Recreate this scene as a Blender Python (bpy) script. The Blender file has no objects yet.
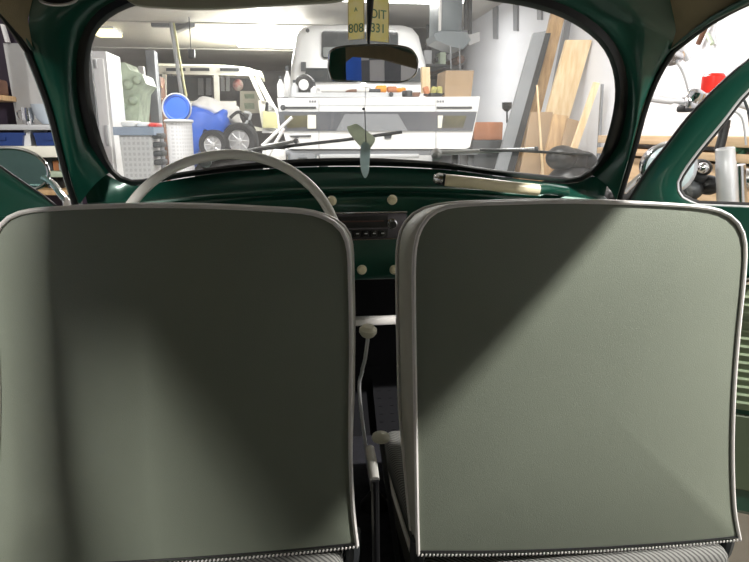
import bpy, bmesh, math, random
from mathutils import Vector, Matrix
random.seed(7)
SC = bpy.context.scene
COL = SC.collection
PI = math.pi
V = Vector

# ------------------------------------------------------------------ camera
F = 620.0
PITCH = math.radians(13.5)
YAW = math.radians(7.5)
CAM = V((-0.155, 0.0, 1.12))
fh = V((math.sin(YAW), math.cos(YAW), 0))
RT = V((math.cos(YAW), -math.sin(YAW), 0))
FW = fh * math.cos(PITCH) + V((0, 0, -math.sin(PITCH)))
UP = fh * math.sin(PITCH) + V((0, 0, math.cos(PITCH)))
cd = bpy.data.cameras.new('camera')
cam = bpy.data.objects.new('camera', cd)
COL.objects.link(cam)
cd.sensor_width = 36.0
cd.lens = 36.0 * F / 749.0
cd.clip_start = 0.02
cam.matrix_world = Matrix(((RT.x, UP.x, -FW.x, CAM.x), (RT.y, UP.y, -FW.y, CAM.y), (RT.z, UP.z, -FW.z, CAM.z), (0, 0, 0, 1)))
SC.camera = cam


def ray(px, py):
    return FW + RT * ((px - 374.5) / F) + UP * ((281.0 - py) / F)


def at(px, py, Y):
    d = ray(px, py)
    return CAM + d * ((Y - CAM.y) / d.y)


def onX(px, py, X):
    d = ray(px, py)
    return CAM + d * ((X - CAM.x) / d.x)


def onpl(px, py, P, N):
    d = ray(px, py)
    return CAM + d * ((P - CAM).dot(N) / d.dot(N))


# --------------------------------------------------------------- materials
def mat(name, col, rough=0.5, metal=0.0, var=0.06, vscale=6.0, bump=0.0, bscale=200.0, coat=0.0, spec=0.5, emit=None, estr=0.0, second=None, trans=0.0):
    m = bpy.data.materials.new(name)
    m.use_nodes = True
    nt = m.node_tree
    b = nt.nodes['Principled BSDF']
    b.inputs['Roughness'].default_value = rough
    b.inputs['Metallic'].default_value = metal
    b.inputs['Coat Weight'].default_value = coat
    b.inputs['Coat Roughness'].default_value = 0.05
    b.inputs['Specular IOR Level'].default_value = spec
    b.inputs['Transmission Weight'].default_value = trans
    tc = nt.nodes.new('ShaderNodeTexCoord')
    n = nt.nodes.new('ShaderNodeTexNoise')
    n.inputs['Scale'].default_value = vscale
    n.inputs['Detail'].default_value = 3
    nt.links.new(tc.outputs['Object'], n.inputs['Vector'])
    r = nt.nodes.new('ShaderNodeValToRGB')
    c = V(col)
    c2 = V(second) if second else c * (1 + var)
    c1 = c if second else c * (1 - var)
    r.color_ramp.elements[0].position = 0.35
    r.color_ramp.elements[1].position = 0.65
    r.color_ramp.elements[0].color = (*c1, 1)
    r.color_ramp.elements[1].color = (*c2, 1)
    nt.links.new(n.outputs['Fac'], r.inputs['Fac'])
    nt.links.new(r.outputs['Color'], b.inputs['Base Color'])
    if bump:
        n2 = nt.nodes.new('ShaderNodeTexNoise')
        n2.inputs['Scale'].default_value = bscale
        nt.links.new(tc.outputs['Object'], n2.inputs['Vector'])
        bp = nt.nodes.new('ShaderNodeBump')
        bp.inputs['Strength'].default_value = bump
        bp.inputs['Distance'].default_value = 0.002
        nt.links.new(n2.outputs['Fac'], bp.inputs['Height'])
        nt.links.new(bp.outputs['Normal'], b.inputs['Normal'])
    if emit:
        b.inputs['Emission Color'].default_value = (*emit, 1)
        b.inputs['Emission Strength'].default_value = estr
    return m


def glass(name, tint=(1, 1, 1), refl=0.06, haze=0.0, hazecol=(0.8, 0.8, 0.8)):
    m = bpy.data.materials.new(name)
    m.use_nodes = True
    nt = m.node_tree
    nt.nodes.clear()
    o = nt.nodes.new('ShaderNodeOutputMaterial')
    t = nt.nodes.new('ShaderNodeBsdfTransparent')
    t.inputs[0].default_value = (*tint, 1)
    g = nt.nodes.new('ShaderNodeBsdfGlossy')
    g.inputs['Roughness'].default_value = 0.02
    mx = nt.nodes.new('ShaderNodeMixShader')
    mx.inputs[0].default_value = refl
    nt.links.new(t.outputs[0], mx.inputs[1])
    nt.links.new(g.outputs[0], mx.inputs[2])
    last = mx
    if haze:
        d = nt.nodes.new('ShaderNodeBsdfTranslucent')
        d.inputs[0].default_value = (*hazecol, 1)
        n = nt.nodes.new('ShaderNodeTexNoise')
        n.inputs['Scale'].default_value = 5
        mm = nt.nodes.new('ShaderNodeMath')
        mm.operation = 'MULTIPLY'
        mm.inputs[1].default_value = haze * 2
        nt.links.new(n.outputs['Fac'], mm.inputs[0])
        m2 = nt.nodes.new('ShaderNodeMixShader')
        nt.links.new(mm.outputs[0], m2.inputs[0])
        nt.links.new(mx.outputs[0], m2.inputs[1])
        nt.links.new(d.outputs[0], m2.inputs[2])
        last = m2
    nt.links.new(last.outputs[0], o.inputs[0])
    return m


def wood(name, c1, c2, scale=3.0, axis='Z'):
    m = mat(name, c1, 0.6)
    nt = m.node_tree
    b = nt.nodes['Principled BSDF']
    tc = nt.nodes.new('ShaderNodeTexCoord')
    mp = nt.nodes.new('ShaderNodeMapping')
    s = [12.0, 12.0, 12.0]
    s['XYZ'.index(axis)] = 0.8
    mp.inputs['Scale'].default_value = s
    n = nt.nodes.new('ShaderNodeTexNoise')
    n.inputs['Scale'].default_value = scale
    n.inputs['Detail'].default_value = 5
    nt.links.new(tc.outputs['Object'], mp.inputs[0])
    nt.links.new(mp.outputs[0], n.inputs['Vector'])
    r = nt.nodes.new('ShaderNodeValToRGB')
    r.color_ramp.elements[0].position = 0.35
    r.color_ramp.elements[1].position = 0.7
    r.color_ramp.elements[0].color = (*c1, 1)
    r.color_ramp.elements[1].color = (*c2, 1)
    nt.links.new(n.outputs['Fac'], r.inputs[0])
    nt.links.new(r.outputs[0], b.inputs['Base Color'])
    return m


def gridmat(name, c1, c2, sx, sz, th=0.25, rough=0.5):
    """wire mesh / woven look: bars of c1 over c2 in object X and Z"""
    m = mat(name, c1, rough)
    nt = m.node_tree
    b = nt.nodes['Principled BSDF']
    tc = nt.nodes.new('ShaderNodeTexCoord')
    sp = nt.nodes.new('ShaderNodeSeparateXYZ')
    nt.links.new(tc.outputs['Object'], sp.inputs[0])
    outs = []
    ad = nt.nodes.new('ShaderNodeMath')
    ad.operation = 'ADD'
    nt.links.new(sp.outputs[0], ad.inputs[0])
    nt.links.new(sp.outputs[1], ad.inputs[1])
    for src, sc_ in ((ad.outputs[0], sx), (sp.outputs[2], sz)):
        if not sc_:
            continue
        mu = nt.nodes.new('ShaderNodeMath')
        mu.operation = 'MULTIPLY'
        mu.inputs[1].default_value = sc_
        nt.links.new(src, mu.inputs[0])
        fr = nt.nodes.new('ShaderNodeMath')
        fr.operation = 'FRACT'
        nt.links.new(mu.outputs[0], fr.inputs[0])
        lt = nt.nodes.new('ShaderNodeMath')
        lt.operation = 'LESS_THAN'
        lt.inputs[1].default_value = th
        nt.links.new(fr.outputs[0], lt.inputs[0])
        outs.append(lt)
    mx = nt.nodes.new('ShaderNodeMath')
    mx.operation = 'MAXIMUM'
    nt.links.new(outs[0].outputs[0], mx.inputs[0])
    nt.links.new(outs[-1].outputs[0], mx.inputs[1])
    r = nt.nodes.new('ShaderNodeMix')
    r.data_type = 'RGBA'
    r.inputs['A'].default_value = (*c2, 1)
    r.inputs['B'].default_value = (*c1, 1)
    nt.links.new(mx.outputs[0], r.inputs['Factor'])
    nt.links.new(r.outputs['Result'], b.inputs['Base Color'])
    return m


M = {}
M['green'] = mat('green_paint', (0.0045, 0.058, 0.038), 0.3, 0.2, 0.05, 3, coat=0.45)
M['vinyl'] = mat('grey_green_vinyl', (0.235, 0.262, 0.208), 0.42, 0, 0.03, 4, bump=0.25, bscale=900)
M['vinylfront'] = mat('lightened_pad_vinyl', (0.50, 0.49, 0.42), 0.5, 0, 0.03, 4, bump=0.25, bscale=900)  # lighter than the seat back: light from the windscreen is in the colour
M['piping'] = mat('white_piping', (0.86, 0.83, 0.80), 0.4, 0, 0.04)
M['ribbed'] = gridmat('ribbed_grey_cloth', (0.24, 0.24, 0.225), (0.08, 0.08, 0.076), 120, 0, 0.55, 0.8)
M['rubber'] = mat('black_rubber', (0.008, 0.008, 0.009), 0.45, 0, 0.1)
M['black'] = mat('black_plastic', (0.012, 0.012, 0.013), 0.4, 0, 0.1)
M['matrubber'] = mat('mat_rubber', (0.010, 0.010, 0.012), 0.85, 0, 0.1, spec=0.15)
M['carpet'] = mat('dark_carpet', (0.012, 0.012, 0.018), 0.95, 0, 0.3, 60, bump=0.5, bscale=400)
M['chrome'] = mat('chrome', (0.75, 0.75, 0.77), 0.12, 1.0, 0.02)
M['silver'] = mat('brushed_silver', (0.75, 0.75, 0.77), 0.3, 0.45, 0.04)
M['ivory'] = mat('ivory_plastic', (0.80, 0.72, 0.50), 0.3, 0, 0.04)
M['ivorypale'] = mat('pale_ivory_plastic', (0.66, 0.63, 0.52), 0.3, 0, 0.03)
M['wheelgrey'] = mat('pale_grey_bakelite', (0.82, 0.81, 0.76), 0.3, 0, 0.03)
M['headliner'] = mat('brown_headliner', (0.24, 0.19, 0.11), 0.85, 0, 0.05, 30, bump=0.3, bscale=500)
M['visor'] = mat('cream_visor', (0.42, 0.42, 0.32), 0.6, 0, 0.03)
M['windglass'] = glass('windscreen_glass', (0.97, 0.99, 0.98), 0.04, 0.10)
M['glass'] = glass('side_glass', (0.97, 0.99, 0.98), 0.06)
M['mirror'] = mat('mirror_glass', (0.9, 0.9, 0.92), 0.01, 1.0, 0.0)
M['mirrorteal'] = mat('tinted_mirror_glass', (0.45, 0.75, 0.70), 0.02, 1.0, 0.0)
M['doorcard'] = mat('pale_green_door_card', (0.22, 0.28, 0.18), 0.5, 0, 0.03)
M['white'] = mat('white_paint', (0.80, 0.80, 0.80), 0.35, 0, 0.02, coat=0.2)
M['whitegloss'] = mat('white_lacquer', (0.82, 0.82, 0.83), 0.3, 0, 0.02, 2)
M['cream'] = mat('cream_primer', (0.80, 0.78, 0.68), 0.5, 0, 0.05)
M['yellowcream'] = mat('yellow_paint', (0.75, 0.72, 0.38), 0.5, 0, 0.05)
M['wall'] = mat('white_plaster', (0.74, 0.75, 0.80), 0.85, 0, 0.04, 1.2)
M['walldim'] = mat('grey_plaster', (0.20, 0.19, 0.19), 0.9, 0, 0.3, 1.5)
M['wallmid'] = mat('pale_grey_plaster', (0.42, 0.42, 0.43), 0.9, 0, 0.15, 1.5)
M['ceil'] = mat('ceiling_sheet', (0.62, 0.60, 0.56), 0.4, 0, 0.12, 0.5)
M['floor'] = mat('concrete', (0.30, 0.26, 0.20), 0.7, 0, 0.15, 2, bump=0.2)
M['grey'] = mat('mid_grey_paint', (0.22, 0.23, 0.25), 0.5, 0, 0.05)
M['bluegrey'] = mat('blue_grey_sheet', (0.14, 0.17, 0.19), 0.4, 0.1, 0.05)
M['midgrey'] = mat('grey_laminate', (0.25, 0.265, 0.285), 0.4, 0, 0.05)
M['dgrey'] = mat('dark_grey_metal', (0.05, 0.055, 0.06), 0.5, 0.2, 0.1)
M['lgrey'] = mat('light_grey_metal', (0.5, 0.51, 0.53), 0.45, 0.1, 0.05)
M['greyglass'] = mat('smoky_glass', (0.11, 0.115, 0.13), 0.08, 0.0, 0.05, 2)
M['darkglass'] = mat('dark_window_glass', (0.035, 0.04, 0.042), 0.08, 0, 0.1, 3)
M['reflectiontone'] = mat('painted_window_reflection', (0.20, 0.215, 0.215), 0.1, 0, 0.2, 3)
M['olive'] = mat('olive_pane', (0.10, 0.09, 0.045), 0.15, 0, 0.5, 8)
M['blue'] = mat('blue_plastic', (0.03, 0.11, 0.50), 0.4, 0, 0.08)
M['bluetarp'] = mat('blue_tarpaulin', (0.05, 0.15, 0.65), 0.4, 0, 0.15, 6)
M['dblue'] = mat('dark_blue_bin', (0.015, 0.045, 0.19), 0.4, 0, 0.1)
M['cloth'] = mat('white_cloth', (0.75, 0.73, 0.70), 0.9, 0, 0.08, 10)
M['mesh'] = gridmat('pale_wire_mesh', (0.60, 0.60, 0.62), (0.47, 0.47, 0.49), 45, 38, 0.45)
M['machine'] = mat('sage_green_enamel', (0.42, 0.50, 0.38), 0.5, 0, 0.25, 9)
M['brown'] = mat('reddish_brown_wood', (0.16, 0.075, 0.045), 0.6, 0, 0.3, 5)
M['red'] = mat('red_plastic', (0.80, 0.025, 0.015), 0.3, 0, 0.03)
M['orange'] = mat('orange_plastic', (0.85, 0.33, 0.03), 0.4, 0, 0.05)
M['orangebrown'] = mat('orange_brown_card', (0.50, 0.19, 0.08), 0.7, 0, 0.1)
M['card'] = mat('cardboard', (0.36, 0.25, 0.15), 0.8, 0, 0.06)
M['pine'] = wood('pine_wood', (0.70, 0.50, 0.28), (0.82, 0.66, 0.43))
M['pinedark'] = wood('weathered_pine', (0.42, 0.26, 0.13), (0.62, 0.42, 0.22))
M['bench'] = wood('bench_wood', (0.50, 0.34, 0.20), (0.68, 0.50, 0.32), axis='Y')
M['tyre'] = mat('tyre_rubber', (0.03, 0.03, 0.032), 0.7, 0, 0.1)
M['lampglow'] = mat('lit_diffuser', (0.9, 0.9, 0.9), 0.5, emit=(1, 0.98, 0.95), estr=9.0)
M['lampyellow'] = mat('lit_yellow_diffuser', (0.9, 0.85, 0.6), 0.5, emit=(1, 0.86, 0.45), estr=2.4)
M['plate'] = mat('yellow_number_plate', (0.88, 0.82, 0.46), 0.35, 0, 0.2, 60, second=(0.92, 0.87, 0.66))
M['plateink'] = mat('teal_ink', (0.12, 0.30, 0.27), 0.4)
M['feather'] = mat('pale_translucent_leaf', (0.72, 0.76, 0.66), 0.4, 0, 0.15, 30)
M['featherb'] = mat('blue_grey_translucent_leaf', (0.62, 0.72, 0.72), 0.35, 0, 0.15, 30)
M['teal'] = mat('green_steel', (0.08, 0.30, 0.18), 0.4)
M['purple'] = mat('dark_plum_panel', (0.045, 0.03, 0.055), 0.6)
M['plant'] = mat('yellow_green_packaging', (0.45, 0.42, 0.12), 0.6, 0, 0.4, 30)




def translucent(m, k):
    nt = m.node_tree
    b = nt.nodes['Principled BSDF']
    o = [n for n in nt.nodes if n.type == 'OUTPUT_MATERIAL'][0]
    t = nt.nodes.new('ShaderNodeBsdfTranslucent')
    src = b.inputs['Base Color'].links[0].from_socket
    nt.links.new(src, t.inputs[0])
    mx = nt.nodes.new('ShaderNodeMixShader')
    mx.inputs[0].default_value = k
    nt.links.new(b.outputs[0], mx.inputs[1])
    nt.links.new(t.outputs[0], mx.inputs[2])
    nt.links.new(mx.outputs[0], o.inputs[0])


for k_ in ('plate', 'feather', 'featherb'):
    translucent(M[k_], 0.6)


# ------------------------------------------------------------------ helpers
class MB:
    def __init__(s):
        s.bm = bmesh.new()

    def box(s, c, size, rot=None, bev=0.0, seg=2):
        r = bmesh.ops.create_cube(s.bm, size=1.0)
        vs = r['verts']
        mtx = Matrix.Translation(V(c)) @ (rot.to_4x4() if rot else Matrix.Identity(4)) @ Matrix.Diagonal((*size, 1))
        bmesh.ops.transform(s.bm, matrix=mtx, verts=vs)
        if bev:
            es = list({e for v in vs for e in v.link_edges})
            bmesh.ops.bevel(s.bm, geom=es, offset=min(bev, min(size) * 0.45), segments=seg, affect='EDGES', profile=0.5)
        return s

    def tube(s, pts, r, n=10, closed=False, cap=True):
        pts = [V(p) for p in pts]
        N = len(pts)
        rr = r if isinstance(r, (list, tuple)) else [r] * N
        rings = []
        prev = None
        for i, p in enumerate(pts):
            if closed:
                t = pts[(i + 1) % N] - pts[i - 1]
            else:
                t = pts[min(i + 1, N - 1)] - pts[max(i - 1, 0)]
            t.normalize()
            if prev is None:
                a = V((0, 0, 1)) if abs(t.z) < 0.9 else V((1, 0, 0))
                nrm = t.cross(a).normalized()
            else:
                nrm = (prev - t * prev.dot(t))
                nrm = nrm.normalized() if nrm.length > 1e-6 else t.orthogonal().normalized()
            prev = nrm
            b = t.cross(nrm)
            rings.append([s.bm.verts.new(p + (nrm * math.cos(2 * PI * k / n) + b * math.sin(2 * PI * k / n)) * rr[i]) for k in range(n)])
        s._skin(rings, closed, cap)
        return s

    def _skin(s, rings, closed=False, cap=True, wrap=True):
        n = len(rings[0])
        R = len(rings)
        for i in range(R if closed else R - 1):
            a, b = rings[i], rings[(i + 1) % R]
            for k in range(n if wrap else n - 1):
                try:
                    s.bm.faces.new((a[k], a[(k + 1) % n], b[(k + 1) % n], b[k]))
                except ValueError:
                    pass
        if cap and not closed and wrap:
            for q in (rings[0], rings[-1]):
                try:
                    s.bm.faces.new(q)
                except ValueError:
                    pass

    def loft(s, rings, closed=False, cap=True, wrap=True):
        s._skin([[s.bm.verts.new(V(p)) for p in r] for r in rings], closed, cap, wrap)
        return s

    def lathe(s, prof, o, axis, n=24):
        """prof: (radius, distance along axis)"""
        ax = V(axis).normalized()
        a = ax.orthogonal().normalized()
        b = ax.cross(a)
        ring = prof[0] == prof[-1]
        if ring:
            prof = prof[:-1]
        return s.loft(closed=ring, rings=[[V(o) + ax * h + (a * math.cos(2 * PI * k / n) + b * math.sin(2 * PI * k / n)) * max(r, 1e-4) for k in range(n)] for r, h in prof])

    def prism(s, pts, ext):
        ext = V(ext)
        return s.loft([[V(p) for p in pts], [V(p) + ext for p in pts]])

    def sphere(s, c, r, sc=(1, 1, 1), seg=20):
        q = bmesh.ops.create_uvsphere(s.bm, u_segments=seg, v_segments=seg // 2, radius=r)
        bmesh.ops.transform(s.bm, matrix=Matrix.Translation(V(c)) @ Matrix.Diagonal((*sc, 1)), verts=q['verts'])
        return s

    def build(s, name, m, parent=None, smooth=True, angle=35):
        bm = s.bm
        bmesh.ops.remove_doubles(bm, verts=bm.verts, dist=1e-6)
        bmesh.ops.recalc_face_normals(bm, faces=bm.faces)
        # keep the mesh origin at its own centre so that patterns and copies behave
        me = bpy.data.meshes.new(name)
        if bm.verts:
            lo = V((min(v.co.x for v in bm.verts), min(v.co.y for v in bm.verts), min(v.co.z for v in bm.verts)))
            hi = V((max(v.co.x for v in bm.verts), max(v.co.y for v in bm.verts), max(v.co.z for v in bm.verts)))
            c = (lo + hi) / 2
            c.z = lo.z
        else:
            c = V((0, 0, 0))
        bmesh.ops.translate(bm, verts=bm.verts, vec=-c)
        for f in bm.faces:
            f.smooth = smooth
        for e in bm.edges:
            if len(e.link_faces) == 2 and e.calc_face_angle(0) > math.radians(angle):
                e.smooth = False
        bm.to_mesh(me)
        bm.free()
        me.materials.append(m if not isinstance(m, str) else M[m])
        o = bpy.data.objects.new(name, me)
        COL.objects.link(o)
        o.location = c
        if parent:
            put(o, parent)
        return o


def wloc(o):
    p = V(o.location)
    while o.parent:
        o = o.parent
        p += V(o.location)
    return p


def put(o, parent):
    o.location = V(o.location) - wloc(parent)
    o.parent = parent


def tag(o, label, cat, group=None):
    o['label'] = label
    o['category'] = cat
    if group:
        o['group'] = group
    return o


def struct(o):
    o['kind'] = 'structure'
    return o


def thing(name, label, cat, loc, group=None):
    o = bpy.data.objects.new(name, None)
    COL.objects.link(o)
    o.location = V(loc)
    o.empty_display_size = 0.05
    return tag(o, label, cat, group)


def resample(pts, n, closed=False):
    pts = [V(p) for p in pts]
    if closed:
        pts = pts + [pts[0]]
    L = [0]
    for a, b in zip(pts, pts[1:]):
        L.append(L[-1] + (b - a).length)
    out = []
    m = n if closed else n - 1
    j = 0
    for i in range(n):
        t = L[-1] * i / m
        while j < len(L) - 2 and L[j + 1] < t:
            j += 1
        k = (t - L[j]) / max(L[j + 1] - L[j], 1e-9)
        out.append(pts[j].lerp(pts[j + 1], k))
    return out


def smooth_curve(pts, sub=6, closed=False):
    pts = [V(p) for p in pts]
    n = len(pts)
    out = []
    for i in range(n if closed else n - 1):
        g = (lambda k: pts[k % n]) if closed else (lambda k: pts[min(max(k, 0), n - 1)])
        p0, p1, p2, p3 = g(i - 1), g(i), g(i + 1), g(i + 2)
        for k in range(sub):
            t = k / sub
            out.append(0.5 * ((2 * p1) + (p2 - p0) * t + (2 * p0 - 5 * p1 + 4 * p2 - p3) * t * t + (3 * p1 - p0 - 3 * p2 + p3) * t ** 3))
    if not closed:
        out.append(pts[-1])
    return out


def rrect(w, h, r, n=5):
    """rounded rectangle outline, centred, (x, z) pairs"""
    o = []
    for cx, cz, a0 in ((w / 2 - r, h / 2 - r, 0), (-w / 2 + r, h / 2 - r, PI / 2), (-w / 2 + r, -h / 2 + r, PI), (w / 2 - r, -h / 2 + r, 1.5 * PI)):
        for k in range(n + 1):
            a = a0 + PI / 2 * k / n
            o.append((cx + r * math.cos(a), cz + r * math.sin(a)))
    return o


def pbox(x0, y0, x1, y1, Y, depth, bev=0.01, down=None, mb=None):
    """an upright box whose front face stands on the plane y=Y and spans the given directions; 'down' sets its foot height"""
    a = at(x0, y0, Y)
    b = at(x1, y1, Y)
    mid = at((x0 + x1) / 2, (y0 + y1) / 2, Y)
    w = (at(x1, (y0 + y1) / 2, Y) - at(x0, (y0 + y1) / 2, Y)).x
    zt = at((x0 + x1) / 2, y0, Y).z
    zb = at((x0 + x1) / 2, y1, Y).z if down is None else down
    mb = mb or MB()
    mb.box((mid.x, Y + depth / 2, (zt + zb) / 2), (w, depth, zt - zb), bev=bev)
    return mb


def ppoly(px, Y, depth, mb=None):
    mb = mb or MB()
    return mb.prism([at(x, y, Y) for x, y in px], (0, depth, 0))


def area(name, loc, rot, size, power, col=(1, 1, 1), sy=None):
    l = bpy.data.lights.new(name, 'AREA')
    l.energy = power
    l.color = col
    l.size = size
    if sy:
        l.shape = 'RECTANGLE'
        l.size_y = sy
    o = bpy.data.objects.new(name, l)
    COL.objects.link(o)
    o.location = loc
    o.rotation_euler = rot
    return o

# =================================================================== THE CAR
car = thing('car', 'dark green vintage small car seen from its rear bench, doors open in the garage', 'car', (0, 0, 0))

# ---- windscreen opening, traced on the raked windscreen plane
PW = V((0, 1.42, 1.05))
NW = V((0, 0.33, 0.2)).normalized()
gl = [(91, 98), (89, 72), (91, 50), (97, 32), (110, 18), (132, 7), (165, -2), (220, -9), (300, -13), (400, -12), (450, -7), (490, 1), (522, 6), (555, 15), (582, 29),
      (601, 46), (611, 65), (615, 88), (613, 112), (606, 140), (598, 160), (588, 171), (574, 177), (556, 176), (500, 170), (440, 162), (370, 158), (300, 159),
      (240, 164), (180, 172), (142, 179), (126, 178), (113, 168), (105, 150), (97, 124)]
gl = [(p.x, p.y) for p in smooth_curve([V((x, y, 0)) for x, y in gl], 4, True)]
gl = [(p.x, p.y) for p in resample([V((x, y, 0)) for x, y in gl], 120, True)]


def off2(pts, d):
    out = []
    n = len(pts)
    for i in range(n):
        a, b = V(pts[i - 1]), V(pts[(i + 1) % n])
        t = (b - a).normalized()
        out.append((pts[i][0] + t.y * d, pts[i][1] - t.x * d))
    return out


# sign: the loop runs up the left, over the top and down the right
def wpl(pts, dn=0.0):
    return [onpl(x, y, PW - NW * dn, NW) for x, y in pts]


def wid(x, y):
    return 13 if y < 140 else (13 - 7 * min(1, (y - 140) / 25))


gl_out = []
for (x, y), (ox, oy) in zip(gl, off2(gl, 1.0)):
    d = wid(x, y)
    gl_out.append((x + (ox - x) * d, y + (oy - y) * d))
seal_in = wpl(gl, 0.004)
mb = MB()
go = wpl(gl, -0.004)
mb.bm.faces.new([mb.bm.verts.new(p) for p in go])
mb.build('windscreen', 'windglass', car, smooth=False)
# rubber seal
r0 = wpl(gl, -0.006)
r1 = wpl(gl, 0.010)
mid = [((a[0] * .6 + b[0] * .4), (a[1] * .6 + b[1] * .4)) for a, b in zip(gl, gl_out)]
r2 = wpl(mid, 0.018)
r3 = wpl(gl_out, 0.012)
mb = MB()
mb.loft([r0, r1, r2, r3], cap=False)
mb.build('windscreen_seal', 'rubber', car, angle=60)

# ---- windscreen frame, pillars and header (one pressed steel ring)
S = [wpl([p], 0.012)[0] for p in gl_out]
# split S by corners: bottom left -> up -> top left -> top right -> down -> bottom right
def near(px, py):
    return min(range(len(gl_out)), key=lambda i: (gl_out[i][0] - px) ** 2 + (gl_out[i][1] - py) ** 2)


iBL, iTL, iTR, iBR = near(104, 172), near(98, 12), near(600, 30), near(598, 180)


def seq(i, j):
    n = len(S)
    out = []
    k = i
    while True:
        out.append(S[k])
        if k == j:
            break
        k = (k + 1) % n
    return out


CL = [onX(x, y, -0.6) for x, y in [(80, 204), (72, 178), (65, 150), (55, 110), (44, 78), (33, 50)]]
CR = [onX(x, y, 0.6) for x, y in [(616, 200), (631, 149), (642, 108), (655, 75), (670, 50)]]
HL = [V((-0.59, 1.19, 1.305)), V((-0.55, 1.165, 1.37)), V((-0.46, 1.15, 1.405)), V((-0.3, 1.14, 1.43)), V((0, 1.13, 1.44)),
      V((0.3, 1.14, 1.43)), V((0.46, 1.15, 1.405)), V((0.55, 1.165, 1.37)), V((0.59, 1.19, 1.305))]
CT = [CL[-1]] + smooth_curve(HL, 4) + [CR[-1]]
Sseq = resample(seq(iBL, iTL), 24)[:-1] + resample(seq(iTL, iTR), 60)[:-1] + resample(seq(iTR, iBR), 24)
Cseq = resample(smooth_curve(CL, 5), 24)[:-1] + resample(CT, 60)[:-1] + resample(smooth_curve(CR[::-1], 5), 24)
rows = [Sseq]
for t in (0.12, 0.3, 0.5, 0.7, 0.9, 1.0):
    rows.append([a.lerp(b, t) + V((0, -1, 0.15)) * 0.022 * math.sin(PI * min(1, t * 1.05)) ** 0.7 * (1 - 0.3 * t) for a, b in zip(Sseq, Cseq)])
# the outer return of the pillars (jamb)
jamb = []
for i, p in enumerate(Cseq):
    sx = -1 if p.x < 0 else 1
    k = 1.0 if (i < 24 or i > len(Cseq) - 25) else 0.0
    jamb.append(p + (V((sx * 0.035, 0.05, 0)) if k else V((0, 0.06, 0.03))))
rows.append(jamb)
mb = MB()
mb.loft(rows, cap=False, wrap=False)
mb.build('windscreen_frame', 'green', car, angle=70)

# door opening rims that run on over the doors and carry the roof (cant rails)
RIM = {}
for sx in (-1, 1):
    pts = [(CL if sx < 0 else CR)[-1]] + [V((sx * x, y, z)) for x, y, z in ((0.6, 1.10, 1.318), (0.6, 0.95, 1.338), (0.6, 0.7, 1.352), (0.6, 0.4, 1.350), (0.6, 0.1, 1.33), (0.59, -0.3, 1.27), (0.57, -0.75, 1.12))]
    pts = smooth_curve(pts, 5)
    RIM[sx] = pts
    rr = []
    for k in range(10):
        a = 2 * PI * k / 10
        rr.append([p + V((math.cos(a) * 0.008, 0, math.sin(a) * 0.006)) * min(1, 0.3 + i_ * .1) for i_, p in enumerate(pts)])
    MB().loft([list(q) for q in zip(*rr)]).build('cant_rail', 'green', car)
    # weather strip round the door opening
    strip = (smooth_curve(CL, 4) if sx < 0 else smooth_curve(CR, 4))
    MB().tube([p + V((sx * 0.012, 0.006, 0)) for p in strip + pts[2:26]], 0.006, 8).build('weather_strip', 'rubber', car)

# headliner and roof skin
ys = [1.13, 1.0, 0.85, 0.6, 0.3, 0.0, -0.3, -0.55, -0.75]
def rimz(y):
    pts = RIM[1]
    for a, b in zip(pts, pts[1:]):
        if b.y <= y <= a.y:
            return a.z + (b.z - a.z) * (a.y - y) / max(a.y - b.y, 1e-6)
    return pts[-1].z if y < 0 else pts[0].z


def arch(y, up=0.0, out=0.0, n=25, crown=None):
    z0 = rimz(y)
    h = 0.13 if crown is None else crown
    o = []
    for i in range(n):
        a = -1 + 2 * i / (n - 1)
        x = a * (0.605 + out)
        o.append(V((x, y, z0 + 0.012 + up + h * (1 - abs(a) ** 3.2) ** 0.8)))
    return o


hr = [arch(y) for y in ys]
mb = MB()
front = [V((p.x, p.y, p.z)) for p in resample(CT, 25)]
mb.loft([front] + hr[1:], cap=False, wrap=False)
mb.build('headliner', 'headliner', car)
mb = MB()
mb.loft([arch(y, 0.03, 0.03) for y in [1.18] + ys[1:]] , cap=False, wrap=False)
mb.build('roof_panel', 'green', car)

# body sides behind the doors, floor pan, tunnel, rear with window
for sx in (-1, 1):
    MB().box((sx * 0.615, 0.403, 1.145), (0.035, 0.125, 0.40), bev=0.01).build('door_pillar', 'green', car)  # unseen pillar, widened to broaden its shadow on the driver seat
    MB().loft([[V((sx * (0.60 + dx), y, z)) for y, z in ((0.38, 1.25), (0.30, 1.285), (0.1, 1.28), (-0.2, 1.245), (-0.55, 1.18), (-0.55, 1.22), (-0.3, 1.272), (0.1, 1.332), (0.4, 1.352))] for dx in (0, 0.02)]).build('added_window_header', 'headliner', car, smooth=False)  # unseen header, added to lower the shade edge on the driver seat
    q = MB()
    q.box((sx * 0.63, -0.12, 0.60), (0.04, 1.1, 0.72), bev=0.01)
    q.build('quarter_panel', 'green', car)
    q = MB()
    q.box((sx * 0.60, -0.62, 1.08), (0.04, 0.20, 0.26), bev=0.01)
    q.build('rear_pillar', 'green', car)
    MB().box((sx * 0.63, 0.84, 0.235), (0.10, 1.25, 0.09), bev=0.015).build('door_sill', 'green', car)
MB().box((0, 0.35, 0.20), (1.24, 2.3, 0.03)).build('floor_pan', 'carpet', car)
tun = [V((x, -0.7, z)) for x, z in ((-0.10, 0.21), (-0.085, 0.33), (-0.05, 0.36), (0.05, 0.36), (0.085, 0.33), (0.10, 0.21))]
MB().prism(tun, (0, 2.15, 0)).build('transmission_tunnel', 'carpet', car)
# firewall and toe board
MB().loft([[V((-0.6, y, z)), V((0.6, y, z))] for y, z in ((1.36, 0.22), (1.62, 0.48), (1.64, 0.99))], cap=False, wrap=False).build('toe_board', 'matrubber', car)
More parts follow.
